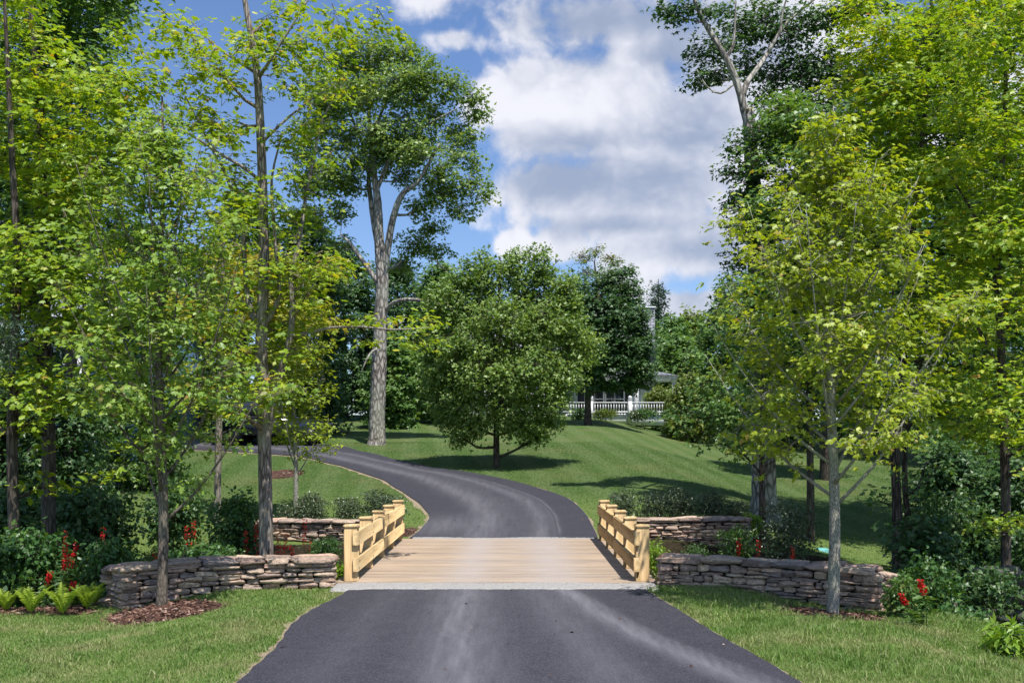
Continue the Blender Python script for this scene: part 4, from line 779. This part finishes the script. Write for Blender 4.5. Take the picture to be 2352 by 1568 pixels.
shrub('leafy_shrub', 'green thicket behind the left end of the near stone wall', 'shrub', 250, 1225, 1390, 150, 14.2, L_UNDER, 218, .06, OVAL, .14, 10, 0.94, n=18)
shrub('leafy_shrub', 'green thicket behind the near left wall between young maple and twin stems', 'shrub', 470, 1240, 1300, 200, 15.2, L_UNDER, 220, .06, OVAL, .15, 10, 0.94, n=20)
shrub('leafy_shrub', 'shaded understory bush in the left woods behind the pinnate bush', 'shrub', 200, 1090, 1300, 240, 18.5, L_DARK, 221, .10, OVAL, .25, 10, 1.02, n=24)
shrub('leafy_shrub', 'shaded understory bush at far left below the woodland trunks', 'shrub', 20, 1100, 1300, 200, 19, L_DARK, 222, .10, OVAL, .25, 10, 1.02, n=20)
shrub('leafy_shrub', 'dark understory bush on the left behind the young maple trunk', 'shrub', 400, 1090, 1250, 130, 20, L_DARK, 223, .09, OVAL, .2, 10, 1.02, n=16)
shrub('leafy_shrub', 'twiggy green bush at the right end of the near right stone wall', 'shrub', 2072, 1312, 1424, 46, 11.9, L_STEM, 224, .055, OVAL, .11, 8, 0.94)
shrub('undergrowth_bush', 'dark undergrowth bush right of the stone wall end in the hollow', 'shrub', 2130, 1270, 1460, 130, 13.2, L_UNDER, 225, .08, MAPLE2, .2, 10, 1.02, n=20)
shrub('undergrowth_bush', 'low maple seedlings covering the right bank below the boulders', 'shrub', 2200, 1380, 1500, 150, 11.9, L_UNDER, 226, .085, MAPLE2, .2, 10, 1.02, n=20)
shrub('undergrowth_bush', 'dark bush before the shaded boulder pile at right', 'shrub', 2270, 1290, 1400, 130, 13.8, L_DARK, 227, .08, MAPLE2, .2, 10, 0.85, n=16)
shrub('undergrowth_bush', 'shaded leafy branches hanging over the lawn edge right of the twin dark trunks', 'shrub', 2180, 1110, 1260, 170, 17.6, L_DARK, 228, .09, MAPLE2, .24, 9, 0.59, n=18)
shrub('undergrowth_bush', 'shaded bush at the right frame edge behind the straight trunk', 'shrub', 2345, 1180, 1400, 120, 16, L_DARK, 229, .09, MAPLE2, .24, 9, 0.85, n=18)
shrub('undergrowth_bush', 'green bush behind the near right wall below the tall maple', 'shrub', 2150, 1210, 1330, 150, 15.8, L_DARK, 232, .08, MAPLE2, .2, 9, 0.85, n=16)
shrub('hosta_clump', 'clump of yellow green leaves at the lower right on the grass edge', 'plant', 2325, 1425, 1510, 100, 9.9, L_LIME, 230, .12, LANCE, .12, 12, .6, n=10)
shrub('yellow_green_shrub', 'soft pale green shrub between far right wall and the old trunk', 'shrub', 1728, 1172, 1220, 44, 20.6, L_LIME, 231, .05, OVAL, .1, 9, .5)
GB = 'clipped boxwood balls before the white house'
for u, lb in ((965,'left boxwood ball before the white lattice'),(985,'middle boxwood ball before the white lattice'),(1003,'right boxwood ball before the white lattice')):
    shrub('boxwood_ball', lb, 'shrub', u, 938, 962, 17, 53, L_WARM, int(u), .07, DIAM, .1, 14, 1.2, GB, n=8)
for k, (u, w, lb) in enumerate(((1330,40,'flower shrub under the porch railing left of the ball topped post'),(1392,70,'reddish leaved shrub before the porch railing between the two white posts'),(1480,70,'loose green shrub before the right section of porch railing'),(1540,50,'green shrub at the right end of the porch railing'))):
    shrub('foundation_shrub', lb, 'shrub', u, 934, 962, w, 52.6, L_UNDER if k != 1 else L_WARM, 240+k, .10, DIAM, .16, 7, .6, 'shrubs planted along the white porch', n=10)

shrub('porch_shrub', 'tall loose green shrub behind the right section of the porch railing', 'shrub', 1512, 882, 950, 74, 54.7, L_WARM, 246, .12, MAPLE2, .18, 9, .9, 'shrubs planted along the white porch', n=14)
shrub('foundation_shrub', 'purple tinged shrub under the porch railing between its right post and the olive maple', 'shrub', 1462, 940, 962, 36, 52.4, L_SHRUB, 247, .10, DIAM, .16, 8, .9, 'shrubs planted along the white porch', n=8)
def cardinal(u, v_top, d, label, seed, ht=None, spikes=1, v_base=None):
    r = np.random.default_rng(seed); x = (u-CU)*d/F; zg = float(H(x, d)); zt = EYE-(v_top-CV)*d/F; base = np.array([x, d, zg]); root = thing('cardinal_flower', base, label, 'flower', 'red cardinal flowers along the stream bank')
    st = MB(); lf = MB(); s0 = np.array([x, d, zg-.03])
    for k in range(spikes):
        fl = MB()
        tip = np.array([x+(0 if k == 0 else r.uniform(-.22, .22)), d+r.uniform(-.1, .1), zt-(0 if k == 0 else r.uniform(.15, .45))]); mid = (s0+tip)/2+r.normal(0, .03, 3); p_, rr = resample([s0+r.normal(0, .03, 3)*[1, 1, 0], mid, tip], [.006, .005, .002], .015); tube(st, p_, rr, 5)
        n = len(p_); m_ = int(n*.70); i_ = r.integers(int(n*.12), m_, 46); az = r.random(46)*6.28; D = np.c_[np.cos(az), np.sin(az), np.full(46, .25)]; leaves(lf, p_[i_]+D*.006, np.c_[D[:, :2]*-.3, np.ones(46)]+r.normal(0, .2, (46, 3)), D, .10+.05*r.random(46), LANCE)
        nf = 46; t_ = r.random(nf); i_ = (m_+(n-m_-1)*t_).astype(int).clip(0, n-1); az = r.random(nf)*6.28; D = np.c_[np.cos(az), np.sin(az), r.uniform(-.3, .5, nf)]
        for off in (-.5, 0, .5):
            D2 = D+np.c_[-np.sin(az), np.cos(az), np.zeros(nf)]*off; leaves(fl, p_[i_]+D*.015+r.normal(0,.006,(nf,3)), r.normal(0, .6, (nf, 3))+[0, 0, 1], D2, .021+.013*r.random(nf), OVAL)
        fl.build('flower_spike', L_RED, root)
    st.build('stem', L_STEM, root, True); lf.build('foliage', L_STEM, root)
CF = [(150,1218,13.9,'cardinal flower leaning at far left below the orange tinged branch',2),(156,1268,13.5,'tall red cardinal flower left of the near left wall',2),(112,1312,13.2,'short cardinal flower beside the ferns, leftmost red bloom',1),(241,1206,14.6,'cardinal flower standing above the thicket behind the left wall end',1),(356,1268,14.2,'red bloom just left of the young maple trunk above the wall',1),
      (428,1208,15.5,'red bloom right of the young maple trunk, left of a pair',1),(449,1192,15.7,'red bloom right of the young maple trunk, taller of a pair',1),(563,1212,16,'dark red bloom left of the twin stemmed trunk',1),(588,1198,16.3,'red bloom touching the left side of the twin stemmed trunk',1),(640,1222,16.6,'tall red spike immediately right of the twin stemmed trunk',1),
      (656,1218,16.9,'brightest red spike between twin stemmed trunk and far left wall',2),(672,1248,16.2,'lower red spike before the far left wall',1),(700,1190,17.6,'red spike highest against the far left wall cap',1),(712,1240,16.5,'scattered red blooms before the far left wall next to the green plant',2),
      (1745,1240,17.8,'shaded red spike at the foot of the azalea shrub',2),(1822,1256,17,'small shaded red spike right of the azalea shrub',1),(2122,1330,11.0,'tall cardinal flower on the grass edge right of the stone wall',2),(1700,1236,18,'shaded red spike left of the azalea shrub',1)]
for k, (u, v, d, lb, s_) in enumerate(CF): cardinal(u, v, d, lb, 300+k, spikes=s_)

def fern(u, v, d, size, label, seed):
    r = np.random.default_rng(seed); x = (u-CU)*d/F; base = np.array([x, d, float(H(x, d))]); root = thing('fern', base, label, 'fern', 'bright ferns on the left grass edge'); mb = MB(); st = MB()
    for k in range(9):
        az = k*2.39996+r.uniform(-.3, .3); L_ = size*r.uniform(.75, 1.1); t = np.linspace(0, 1, 18); hx = L_*.55*t**1.4; hz = L_*(1.25*t-.45*t*t); p_ = base+np.c_[np.cos(az)*hx, np.sin(az)*hx, hz]; tube(st, p_, np.linspace(.004, .001, 18), 3)
        T = nrm(np.gradient(p_, axis=0)); S = nrm(np.cross(T, [0, 0, 1.0])); ln = size*.19*np.sin(np.pi*np.clip(t*.85+.12, 0, 1))**.8
        for sd in (-1, 1):
            for off in (0, .5):
                q_ = p_[2:-1]+(p_[3:]-p_[2:-1])*off; leaves(mb, q_, np.cross(S, T)[2:-1]*(1)+r.normal(0, .12, (15, 3)), S[2:-1]*sd+T[2:-1]*.35, ln[2:-1], FPIN)
    st.build('stalks', L_FERN, root); mb.build('fronds', L_FERN, root)
for k, (u, v, d, s_, lb) in enumerate(((14,1410,12.1,.36,'leftmost fern cut by the frame edge'),(72,1412,11.95,.40,'upright fern second from the left edge'),(145,1410,12.0,.44,'wide fern third from the left edge, by the mulch'),(200,1400,12.35,.42,'tall fern nearest the end of the left stone wall'),(215,1390,12.7,.34,'small fern tucked behind the left stone wall end'))): fern(u, v, d, s_, lb, 400+k)

# ------------------------------------------------------------------ mulch
def mulch(cx, cy_, rx, ry, hgt, label, seed, n=2600, chip=.035):
    r = np.random.default_rng(seed); root = thing('mulch_ring', (cx, cy_, float(H(cx, cy_))), label, 'mulch', None, 'stuff'); mb = MB(); rr = np.linspace(0, 1, 12); th = np.linspace(0, 2*math.pi, 49)[:-1]; wob = 1+.06*np.sin(th*3+seed)+.04*np.sin(th*7)
    V = []
    for a in rr:
        X = cx+rx*a*wob*np.cos(th); Y = cy_+ry*a*wob*np.sin(th); V.append(np.c_[X, Y, H(X, Y)+hgt*(1-a*a)+.002-.02*(a == 1)])
    V = np.concatenate(V); i = (np.arange(11)[:, None]*48+np.arange(48)[None]).ravel(); j = (np.arange(11)[:, None]*48+((np.arange(48)+1) % 48)[None]).ravel(); mb.add(V, np.stack([i, i+48, j+48, j], 1)); mb.build('mound', MULCH, root, True)
    a = np.sqrt(r.random(n))*1.06; t = r.random(n)*2*math.pi; X = cx+rx*a*np.cos(t); Y = cy_+ry*a*np.sin(t); Z = H(X, Y)+hgt*np.clip(1-a*a, 0, 1)+.012*r.random(n); mb = MB()
    leaves(mb, np.c_[X, Y, Z], r.normal(0, .35, (n, 3))+[0, 0, 1], r.normal(0, 1, (n, 3))*[1, 1, .25], chip*(.5+1.3*r.random(n)), LANCE); mb.build('chips', CHIP, root)
mulch(-4.15, 12.0, .68, .62, .09, 'mounded brown bark mulch around the young maple before the left wall', 1, 4200, .05)
mulch(3.78, 11.75, .62, .5, .05, 'flat brown bark mulch around the grey trunk before the right wall', 2, 3200, .05)
mulch((648-CU)*30/F, 30, .62, .9, .07, 'small patch of brown mulch on the left lawn behind the twin stemmed trunk', 3, 900, .07)
mulch(-6.3, 12.25, 1.2, .38, .03, 'strip of brown mulch beneath the ferns on the left', 4, 3000, .05)
mulch(-2.2, 20.75, .28, .5, .02, 'small reddish mulch patch at the far left end of the bridge', 5, 600, .04)
mulch(1.98, 20.6, .2, .5, .02, 'small reddish mulch patch at the far right end of the bridge', 6, 500, .04)

# ------------------------------------------------------------------ grass blades
def grass(name, label, area, n, hgt, wid, seed, mat=L_GRASS, keep=None, clump=0):
    r = np.random.default_rng(seed); X = r.uniform(area[0], area[1], n); yr = r.random(n); Y = area[2]+(area[3]-area[2])*yr**area[4]
    if clump:
        c = r.integers(0, max(1, n//clump), n); cx = r.uniform(area[0], area[1], n//clump+1); cyy = area[2]+(area[3]-area[2])*r.random(n//clump+1)**area[4]; X = cx[c]+r.normal(0, .05, n); Y = cyy[c]+r.normal(0, .05, n)
    k = keep(X, Y); X = X[k]; Y = Y[k]; n = len(X); Z = H(X, Y)-.005; az = r.random(n)*6.28; h = hgt*(.5+r.random(n)); w = wid*(.7+.6*r.random(n)); ln = .25+.75*r.random(n)*.9; a2 = r.random(n)*6.28
    B = np.c_[X, Y, Z]; S = np.c_[np.cos(az), np.sin(az), np.zeros(n)]*(w/2)[:, None]; L_ = np.c_[np.cos(a2), np.sin(a2), np.zeros(n)]*(ln*h)[:, None]; up = np.array([0, 0, 1.0])
    V = np.stack([B-S, B+S, B+S*.7+L_*.3+up*(h*.6)[:, None], B-S*.7+L_*.3+up*(h*.6)[:, None], B+L_+up*(h*(1-.25*ln))[:, None]], 1)
    mb = MB(); o5 = (np.arange(n)*5)[:, None]; mb.add(V.reshape(-1, 3), np.array([[0, 1, 2, 3]])+o5, np.array([[3, 2, 4]])+o5); o = mb.build(name, mat); tag(o, label, 'grass', None, 'stuff'); return o
lx = lambda Y: np.interp(Y, FLc[:, 1], FLc[:, 0]); rx_ = lambda Y: np.interp(Y, FRc[:, 1], FRc[:, 0])
def inmulch(X, Y): return ((X+4.15)/.66)**2+((Y-12.0)/.60)**2 > 1
def kl(X, Y): return (X < lx(Y)-.0-.07*np.abs(np.sin(Y*6.1)+.5*np.sin(Y*17))*(np.sin(X*91+Y*57) > -.6)) & inmulch(X, Y) & ~((X < -5.1) & (Y > 12.0)) & (Y < np.interp(X, [-5,-3.8,-2.4], [12.4,13.05,13.4])) & (X > -.56*Y-.3)
def kr(X, Y): return (X > rx_(Y)+.0+.04*np.abs(np.sin(Y*5.3)+.5*np.sin(Y*15))*(np.sin(X*91+Y*57) > -.5)) & (((X-3.78)/.6)**2+((Y-11.75)/.48)**2 > 1) & (X-.32*(12-Y) < 5.6) & (Y < np.interp(X, [2,3.4,4.6,6], [13.5,12.95,12.3,12.0])) & (X < .56*Y+.4)
grass('grass', 'short sunlit grass on the left verge of the near driveway', (-7.5, -2.1, 7.5, 13.4, .85), 260000, .032, .0055, 1, keep=kl)
grass('grass', 'short sunlit grass on the right verge of the near driveway', (1.6, 6.8, 7.5, 13.5, .85), 240000, .032, .0055, 2, keep=kr)
grass('grass_tufts', 'longer coarse tufts scattered in the right verge grass', (1.8, 6.4, 7.5, 13.2, .85), 20000, .075, .008, 3, keep=kr, clump=38)
grass('grass_tufts', 'longer coarse tufts scattered in the left verge grass', (-7.0, -2.2, 7.5, 13.2, .85), 9000, .065, .008, 4, keep=kl, clump=38)
def kh(X, Y):
    li = np.interp(Y, Lc[:, 1], Lc[:, 0]); ri = np.interp(Y, Rc[:, 1], Rc[:, 0]); return ((X < li-.08) | (X > ri+.06)) & (Y > np.where(X < 0, 20.4, 20.2)) & (X > -.45*Y) & ((X < 6) | (Y > 18.5)) & ((Y > 26) | (X > -9))
grass('lawn_grass', 'mown green lawn grass on the hill beyond the bridge', (-12, 16, 20.2, 40, 1.2), 330000, .026, .011, 5, L_LAWN, kh)

# ------------------------------------------------------------------ white house, porch, blue house
def window(x, z, w, h, y, parent, shutters=True):
    mb = MB(); t = .09
    for a in ((x-w/2-t, x-w/2, z-t, z+h+t), (x+w/2, x+w/2+t, z-t, z+h+t)): box(mb, a[0], a[1], y-.06, y+.02, a[2], a[3])
    for a in ((z-t, z), (z+h, z+h+t), (z+h/2-.03, z+h/2+.03)): box(mb, x-w/2, x+w/2, y-.055, y+.02, a[0], a[1])
    box(mb, x-.02, x+.02, y-.05, y+.02, z, z+h); f = mb.build('window', WHITE, parent)
    mb = MB(); box(mb, x-w/2, x+w/2, y-.03, y-.01, z, z+h); p_ = mb.build('pane', GLASS, parent); p_.parent = f
    if shutters:
        for s_ in (-1, 1): mb = MB(); a = x+s_*(w/2+t+.2); box(mb, a-.19, a+.19, y-.05, y+.01, z, z+h); mb.build('shutter', DARKP, parent)
def clapwall(mb, x0, x1, y, z0, z1, st=.13):
    z = z0
    while z < z1:
        zz = min(z+st, z1); mb.add([(x0, y-.03, z), (x1, y-.03, z), (x1, y, zz), (x0, y, zz), (x0, y, z), (x1, y, z)], [[0, 1, 2, 3], [4, 5, 1, 0]]); z += st
D0 = 59.0; zx = lambda v, d: EYE-(v-CV)*d/F; xx_ = lambda u, d: (u-CU)*d/F
gz = 3.3
wh = thing('white_house', (xx_(1300, D0), D0+3, gz), 'large white clapboard house with grey shingled roof at the top of the lawn', 'house')
x0, x1 = xx_(985, D0), xx_(1466, D0); ze = zx(800, D0); zr = zx(705, D0+3.5)
mb = MB(); clapwall(mb, x0, x1, D0, gz-.6, ze); box(mb, x0, x1, D0+.01, D0+7, gz-.6, ze); mb.add([(x1, D0+.01, ze), (x1, D0+7, ze), (x1, D0+3.5, zr-.1), (x0, D0+.01, ze), (x0, D0+7, ze), (x0, D0+3.5, zr-.1)], [[0, 1, 2], [3, 5, 4]]); mb.build('wall', CREAM, wh)
mb = MB(); V = []
for x in (x0-.25, x1+.2): V += [(x, D0-.45, ze-.08), (x, D0+3.5, zr), (x, D0+7.45, ze-.08), (x, D0-.45, ze-.20), (x, D0+3.5, zr-.12), (x, D0+7.45, ze-.20)]
mb.add(V, [[0,6,7,1],[1,7,8,2],[3,4,10,9],[4,5,11,10],[0,3,9,6],[2,8,11,5],[0,1,4,3],[1,2,5,4],[6,9,10,7],[7,10,11,8]]); mb.build('roof', SHINGLE, wh)
mb = MB(); V = []
for x in (x1+.202, x1+.26): V += [(x, D0-.47, ze-.07), (x, D0+3.5, zr+.03), (x, D0+3.5, zr-.16), (x, D0-.47, ze-.24)]
mb.add(V, [[0,1,2,3],[7,6,5,4],[0,4,5,1],[3,2,6,7],[0,3,7,4]]); box(mb, x0-.25, x1+.3, D0+3.4, D0+3.6, zr+.005, zr+.14); mb.build('trim', WHITE, wh)
for x in np.linspace(x0+1.4, x1-1.2, 5): window(x, gz+3.3, .95, 1.25, D0-.03, wh); window(x, gz+.75, .95, 1.35, D0-.03, wh)
mb = MB(); box(mb, xx_(1458, 60), xx_(1502, 60), 59.6, 60.9, ze-1.2, zx(709, 60)-.002); mb.build('chimney', SHINGLE, wh)
mb = MB(); box(mb, xx_(1458, 60)-.05, xx_(1502, 60)+.05, 59.55, 60.95, zx(709, 60), zx(706, 60)); mb.build('chimney_cap', WHITE, wh)
mb = MB(); box(mb, xx_(1300, D0), xx_(1503, D0-.5), D0-.5, D0-.11, gz-.4, zx(862, 55.4)-.2); mb.build('porch_wall', CREAM, wh)
for u in (1412, 1365): window(xx_(u, D0-.5), gz+.35, 1.0, 1.5, D0-.5, wh)
# porch
px0, px1, pd = xx_(1300, 55.5), xx_(1556, 55.5), 55.4; zp = zx(862, pd)
mb = MB(); box(mb, px0, px1, pd, D0-.1, zp-.18, zp); mb.build('porch_fascia', WHITE, wh)
mb = MB(); mb.add([(px0-.1, pd-.12, zp+.004), (px1+.1, pd-.12, zp+.004), (px1-.9, D0-.12, zp+.5), (px0+.9, D0-.12, zp+.5), (px0-.1, D0-.12, zp+.004), (px1+.1, D0-.12, zp+.004)], [[0,1,2,3],[0,3,4],[1,5,2],[0,4,5,1]]); mb.build('porch_roof', SHINGLE, wh)
for u in (1462, 1548): x = xx_(u, pd+.2); mb = MB(); box(mb, x-.1, x+.1, pd+.1, pd+.3, gz, zp-.181); box(mb, x-.15, x+.15, pd+.05, pd+.35, zp-.36, zp-.182); box(mb, x-.14, x+.14, pd+.06, pd+.34, gz+.1, gz+.35); mb.build('column', WHITE, wh)
mb = MB(); box(mb, px0, px1+.1, 54.1, D0-.1, gz-.5, gz+.13); mb.build('porch_floor', WHITE, wh)
rl = thing('porch_railing', (xx_(1430, 54), 54, gz), 'white baluster railing with ball topped posts before the white house', 'railing')
zt, zb2 = zx(923, 54), zx(946, 54); mb = MB()
xa, xb = xx_(1290, 54), xx_(1527, 54); box(mb, xa, xb, 53.95, 54.05, zt-.05, zt); box(mb, xa, xb, 53.96, 54.04, zb2-.03, zb2+.04); mb.build('rails', WHITE, rl)
mb = MB(); x = xa+.06
while x < xb: box(mb, x-.022, x+.022, 53.98, 54.02, zb2+.041, zt-.051); x += .145
mb.build('balusters', WHITE, rl)
for u in (1358, 1447):
    x = xx_(u, 54); mb = MB(); box(mb, x-.095, x+.095, 53.88, 54.07, gz-.4, zt+.1); box(mb, x-.12, x+.12, 53.86, 54.09, zt+.1005, zt+.14); p_ = mb.build('post', WHITE, rl)
    mb = MB(); tube(mb, [(x, 53.975, zt+.14), (x, 53.975, zt+.17), (x, 53.975, zt+.24), (x, 53.975, zt+.31), (x, 53.975, zt+.35)], [.03, .085, .115, .08, .015], 12); b2 = mb.build('ball', WHITE, rl, True); b2.parent = p_
# blue house in the left woods
D2 = 33.0; g2 = float(H(-14, D2)); bx0, bx1 = xx_(60, D2), xx_(330, D2); be = zx(722, D2); brr = zx(630, D2+3)
bh = thing('blue_house', ((bx0+bx1)/2, D2+3, g2), 'blue clapboard house with grey roof half hidden in the left woods', 'house')
mb = MB(); clapwall(mb, bx0, bx1, D2, g2-.5, be, .14); box(mb, bx0, bx1, D2+.01, D2+6, g2-.5, be); mb.build('wall', BLUE, bh)
mb = MB(); V = []
for x in (bx0-.3, bx1+.3): V += [(x, D2-.5, be+.05), (x, D2+3, brr), (x, D2+6.5, be+.05), (x, D2-.5, be-.05), (x, D2+3, brr-.1), (x, D2+6.5, be-.05)]
mb.add(V, [[0,6,7,1],[1,7,8,2],[3,4,10,9],[4,5,11,10],[0,3,9,6],[2,8,11,5],[0,1,4,3],[1,2,5,4],[6,9,10,7],[7,10,11,8]]); mb.build('roof', SHINGLE, bh)
mb = MB(); box(mb, bx0-.3, bx1+.3, D2-.52, D2-.02, be-.25, be-.052); x = xx_(178, D2); box(mb, x, x+.16, D2-.07, D2-.031, g2-.4, be-.251); box(mb, bx1-.01, bx1+.12, D2-.08, D2+.05, g2-.5, be-.252); mb.build('trim', WHITE, bh)
window(xx_(160, D2), be-1.6, .8, 1.2, D2-.03, bh, False); window(xx_(260, D2), be-1.7, .8, 1.3, D2-.03, bh, False); window(xx_(110, D2), be-1.6, .8, 1.2, D2-.03, bh, False)

# ------------------------------------------------------------------ parked car on the upper drive
def car(x0, y, z, L_=4.6):
    root = thing('parked_car', (x0+L_/2, y+.9, z), 'dark estate car parked on the upper driveway behind the twin stemmed trunk', 'car')
    prof = [(.05,.35),(.0,.55),(.04,.95),(.18,1.02),(.42,1.48),(.7,1.56),(1.6,1.60),(2.5,1.55),(3.25,1.05),(3.9,.98),(4.45,.86),(4.6,.62),(4.55,.33),(4.2,.28),(.4,.28)]
    p_ = np.array(prof); p_[:, 0] *= L_/4.6; n = len(p_)
    secs = []
    for yo, s_ in ((0, .94), (.06, .985), (.2, 1.0), (1.6, 1.0), (1.74, .985), (1.8, .94)):
        q_ = p_.copy(); top = q_[:, 1] > 1.1; q_[:, 1] = .9+(q_[:, 1]-.9)*(s_ if s_ < 1 else 1); inset = .0
        secs.append([(x0+a, y+yo+(0.14*(b-1.0)/.6*(1 if yo < .9 else -1) if b > 1.05 else 0), z+b) for a, b in q_])
    V = np.array(secs).reshape(-1, 3); Q = []
    for i_ in range(5):
        for j_ in range(n): Q.append([i_*n+j_, (i_+1)*n+j_, (i_+1)*n+(j_+1) % n, i_*n+(j_+1) % n])
    mb = MB(); mb.add(V, Q, [list(range(n))], [list(range(5*n, 6*n))[::-1]]); mb.build('body', CARP, root, False)
    for a, b in ((.55, 1.25), (1.33, 2.1), (2.18, 2.95)):
        mb = MB(); zt_ = 1.44; sl = .42 if b > 2.5 else 0.02; s0_ = .18 if a < .6 else 0
        mb.add([(x0+a, y+.012, z+1.04), (x0+b, y+.012, z+1.04), (x0+b-sl, y+.085, z+zt_), (x0+a+s0_, y+.085, z+zt_), (x0+a, y+.04, z+1.04), (x0+b, y+.04, z+1.04), (x0+b-sl, y+.11, z+zt_), (x0+a+s0_, y+.11, z+zt_)], [[0,1,2,3],[7,6,5,4],[0,4,5,1],[3,2,6,7]]); mb.build('window', GLASS, root)
    for a in (.85, 3.75):
        for yo in (-.01, 1.62):
            th = np.linspace(0, 2*math.pi, 25)[:-1]
            mb = MB(); tube(mb, [(x0+a, y+yo, z+.33), (x0+a, y+yo+.03, z+.33), (x0+a, y+yo+.17, z+.33), (x0+a, y+yo+.2, z+.33)], [.27, .33, .33, .27], 24); w = mb.build('wheel', TYRE, root)
            mb = MB(); yy_ = y+yo-.012 if yo < 1 else y+yo+.212; tube(mb, [(x0+a, yy_-.004, z+.33), (x0+a, yy_+.004, z+.33)], [.2, .2], 20); h_ = mb.build('rim', CHROME, root); h_.parent = w
    mb = MB(); box(mb, x0+4.42, x0+4.58, y+.02, y+.4, z+.64, z+.76); mb.build('headlight', GLASS, root); mb = MB(); box(mb, x0+.02, x0+.1, y+.03, y+.3, z+.75, z+.92); mb.build('tail_light', L_RED, root)
    mb = MB(); box(mb, x0+.35, x0+3.2, y-.012, y+.001, z+.98, z+1.01); mb.build('trim', CHROME, root)
car((490-CU)*38.5/F, 38.3, float(H(-9.5, 39.2))+.05, 4.0)

# ------------------------------------------------------------------ boulders, utility cover
rng = np.random.default_rng(77)
def boulder(x, y, z, s_, label, seed):
    r = np.random.default_rng(seed); mb = MB(); nu, nv = 18, 12; u = np.linspace(0, 2*math.pi, nu+1)[:-1]; v = np.linspace(-math.pi/2, math.pi/2, nv); V = np.array([[(math.cos(b)*math.cos(a), math.cos(b)*math.sin(a), math.sin(b)) for a in u] for b in v])
    k = r.uniform(1, 3, (4, 3)); ph = r.uniform(0, 6, 4); f = 1+sum(.10*np.sin(V@k[i_]*1.6+ph[i_]) for i_ in range(4))+r.normal(0, .015, V.shape[:2]); V = np.sign(V)*np.abs(V)**.85*f[..., None]*np.array([s_*1.25, s_, s_*.72])
    i_ = (np.arange(nv-1)[:, None]*nu+np.arange(nu)[None]).ravel(); j_ = (np.arange(nv-1)[:, None]*nu+((np.arange(nu)+1) % nu)[None]).ravel(); mb.add(V.reshape(-1, 3), np.stack([i_, j_, j_+nu, i_+nu], 1)); o = mb.build('boulder', MOSSY, None, True); o.location = (x, y, z); o.rotation_euler = (0, 0, r.uniform(0, 6)); tag(o, label, 'boulder', 'rough boulders piled in the shaded hollow at right'); return o
BL = [(2252,1322,'rounded grey boulder on top of the pile, leftmost in the upper row'),(2285,1318,'pale boulder on top of the pile, next to the leftmost'),(2345,1330,'pale boulder on top of the pile at the frame edge, right of the straight trunk'),(2258,1368,'dark boulder in the second row, left side of the pile'),(2300,1365,'dark boulder in the second row beside the straight trunk'),(2345,1372,'dark boulder in the second row at the frame edge'),(2265,1410,'lowest boulder at the left foot of the pile'),(2305,1412,'lowest boulder in the middle of the pile foot'),(2350,1415,'lowest boulder of the pile at the frame edge'),(2318,1325,'small boulder on top of the pile, just behind the straight trunk')]
for k, (u, v, lb) in enumerate(BL): p_ = P(u, v, 14.6+.1*(k % 3)); boulder(p_[0], p_[1], p_[2], rng.uniform(.13, .19), lb, 500+k)
dd = np.arange(14, 40, .05)
best = min(dd, key=lambda q_: abs(EYE-(1264-CV)*q_/F-float(H((1888-CU)*q_/F, q_)))); p_ = np.array([(1888-CU)*best/F, best, float(H((1888-CU)*best/F, best))])
mb = MB(); rbox(mb, -.13, .13, -.16, .16, -.2, .05, .015); o = mb.build('utility_cover', TEAL); o.location = tuple(p_); tag(o, 'small flat teal utility cover in the grass behind the right near wall', 'utility cover')
# windblown bits on the asphalt
r = np.random.default_rng(9); n = 150; X = r.uniform(-2.2, 2.2, n); Y = r.uniform(8, 34, n); k = ((Y < 13) & (X > lx(Y)) & (X < rx_(Y))) | ((Y > 20.1) & (X > np.interp(Y, Lc[:, 1], Lc[:, 0])) & (X < np.interp(Y, Rc[:, 1], Rc[:, 0]))); X = X[k]; Y = Y[k]; n = len(X)
mb = MB(); leaves(mb, np.c_[X, Y, H(X, Y)+.045], r.normal(0, .3, (n, 3))+[0, 0, 1], r.normal(0, 1, (n, 3))*[1, 1, .1], .02+.05*r.random(n)**2, MAPLE2); o = mb.build('fallen_leaves', CHIP); tag(o, 'a few dry brown leaf scraps lying on the asphalt', 'leaves', None, 'stuff')
for o in bpy.data.objects:
    if '_loc' in o.keys(): del o['_loc']
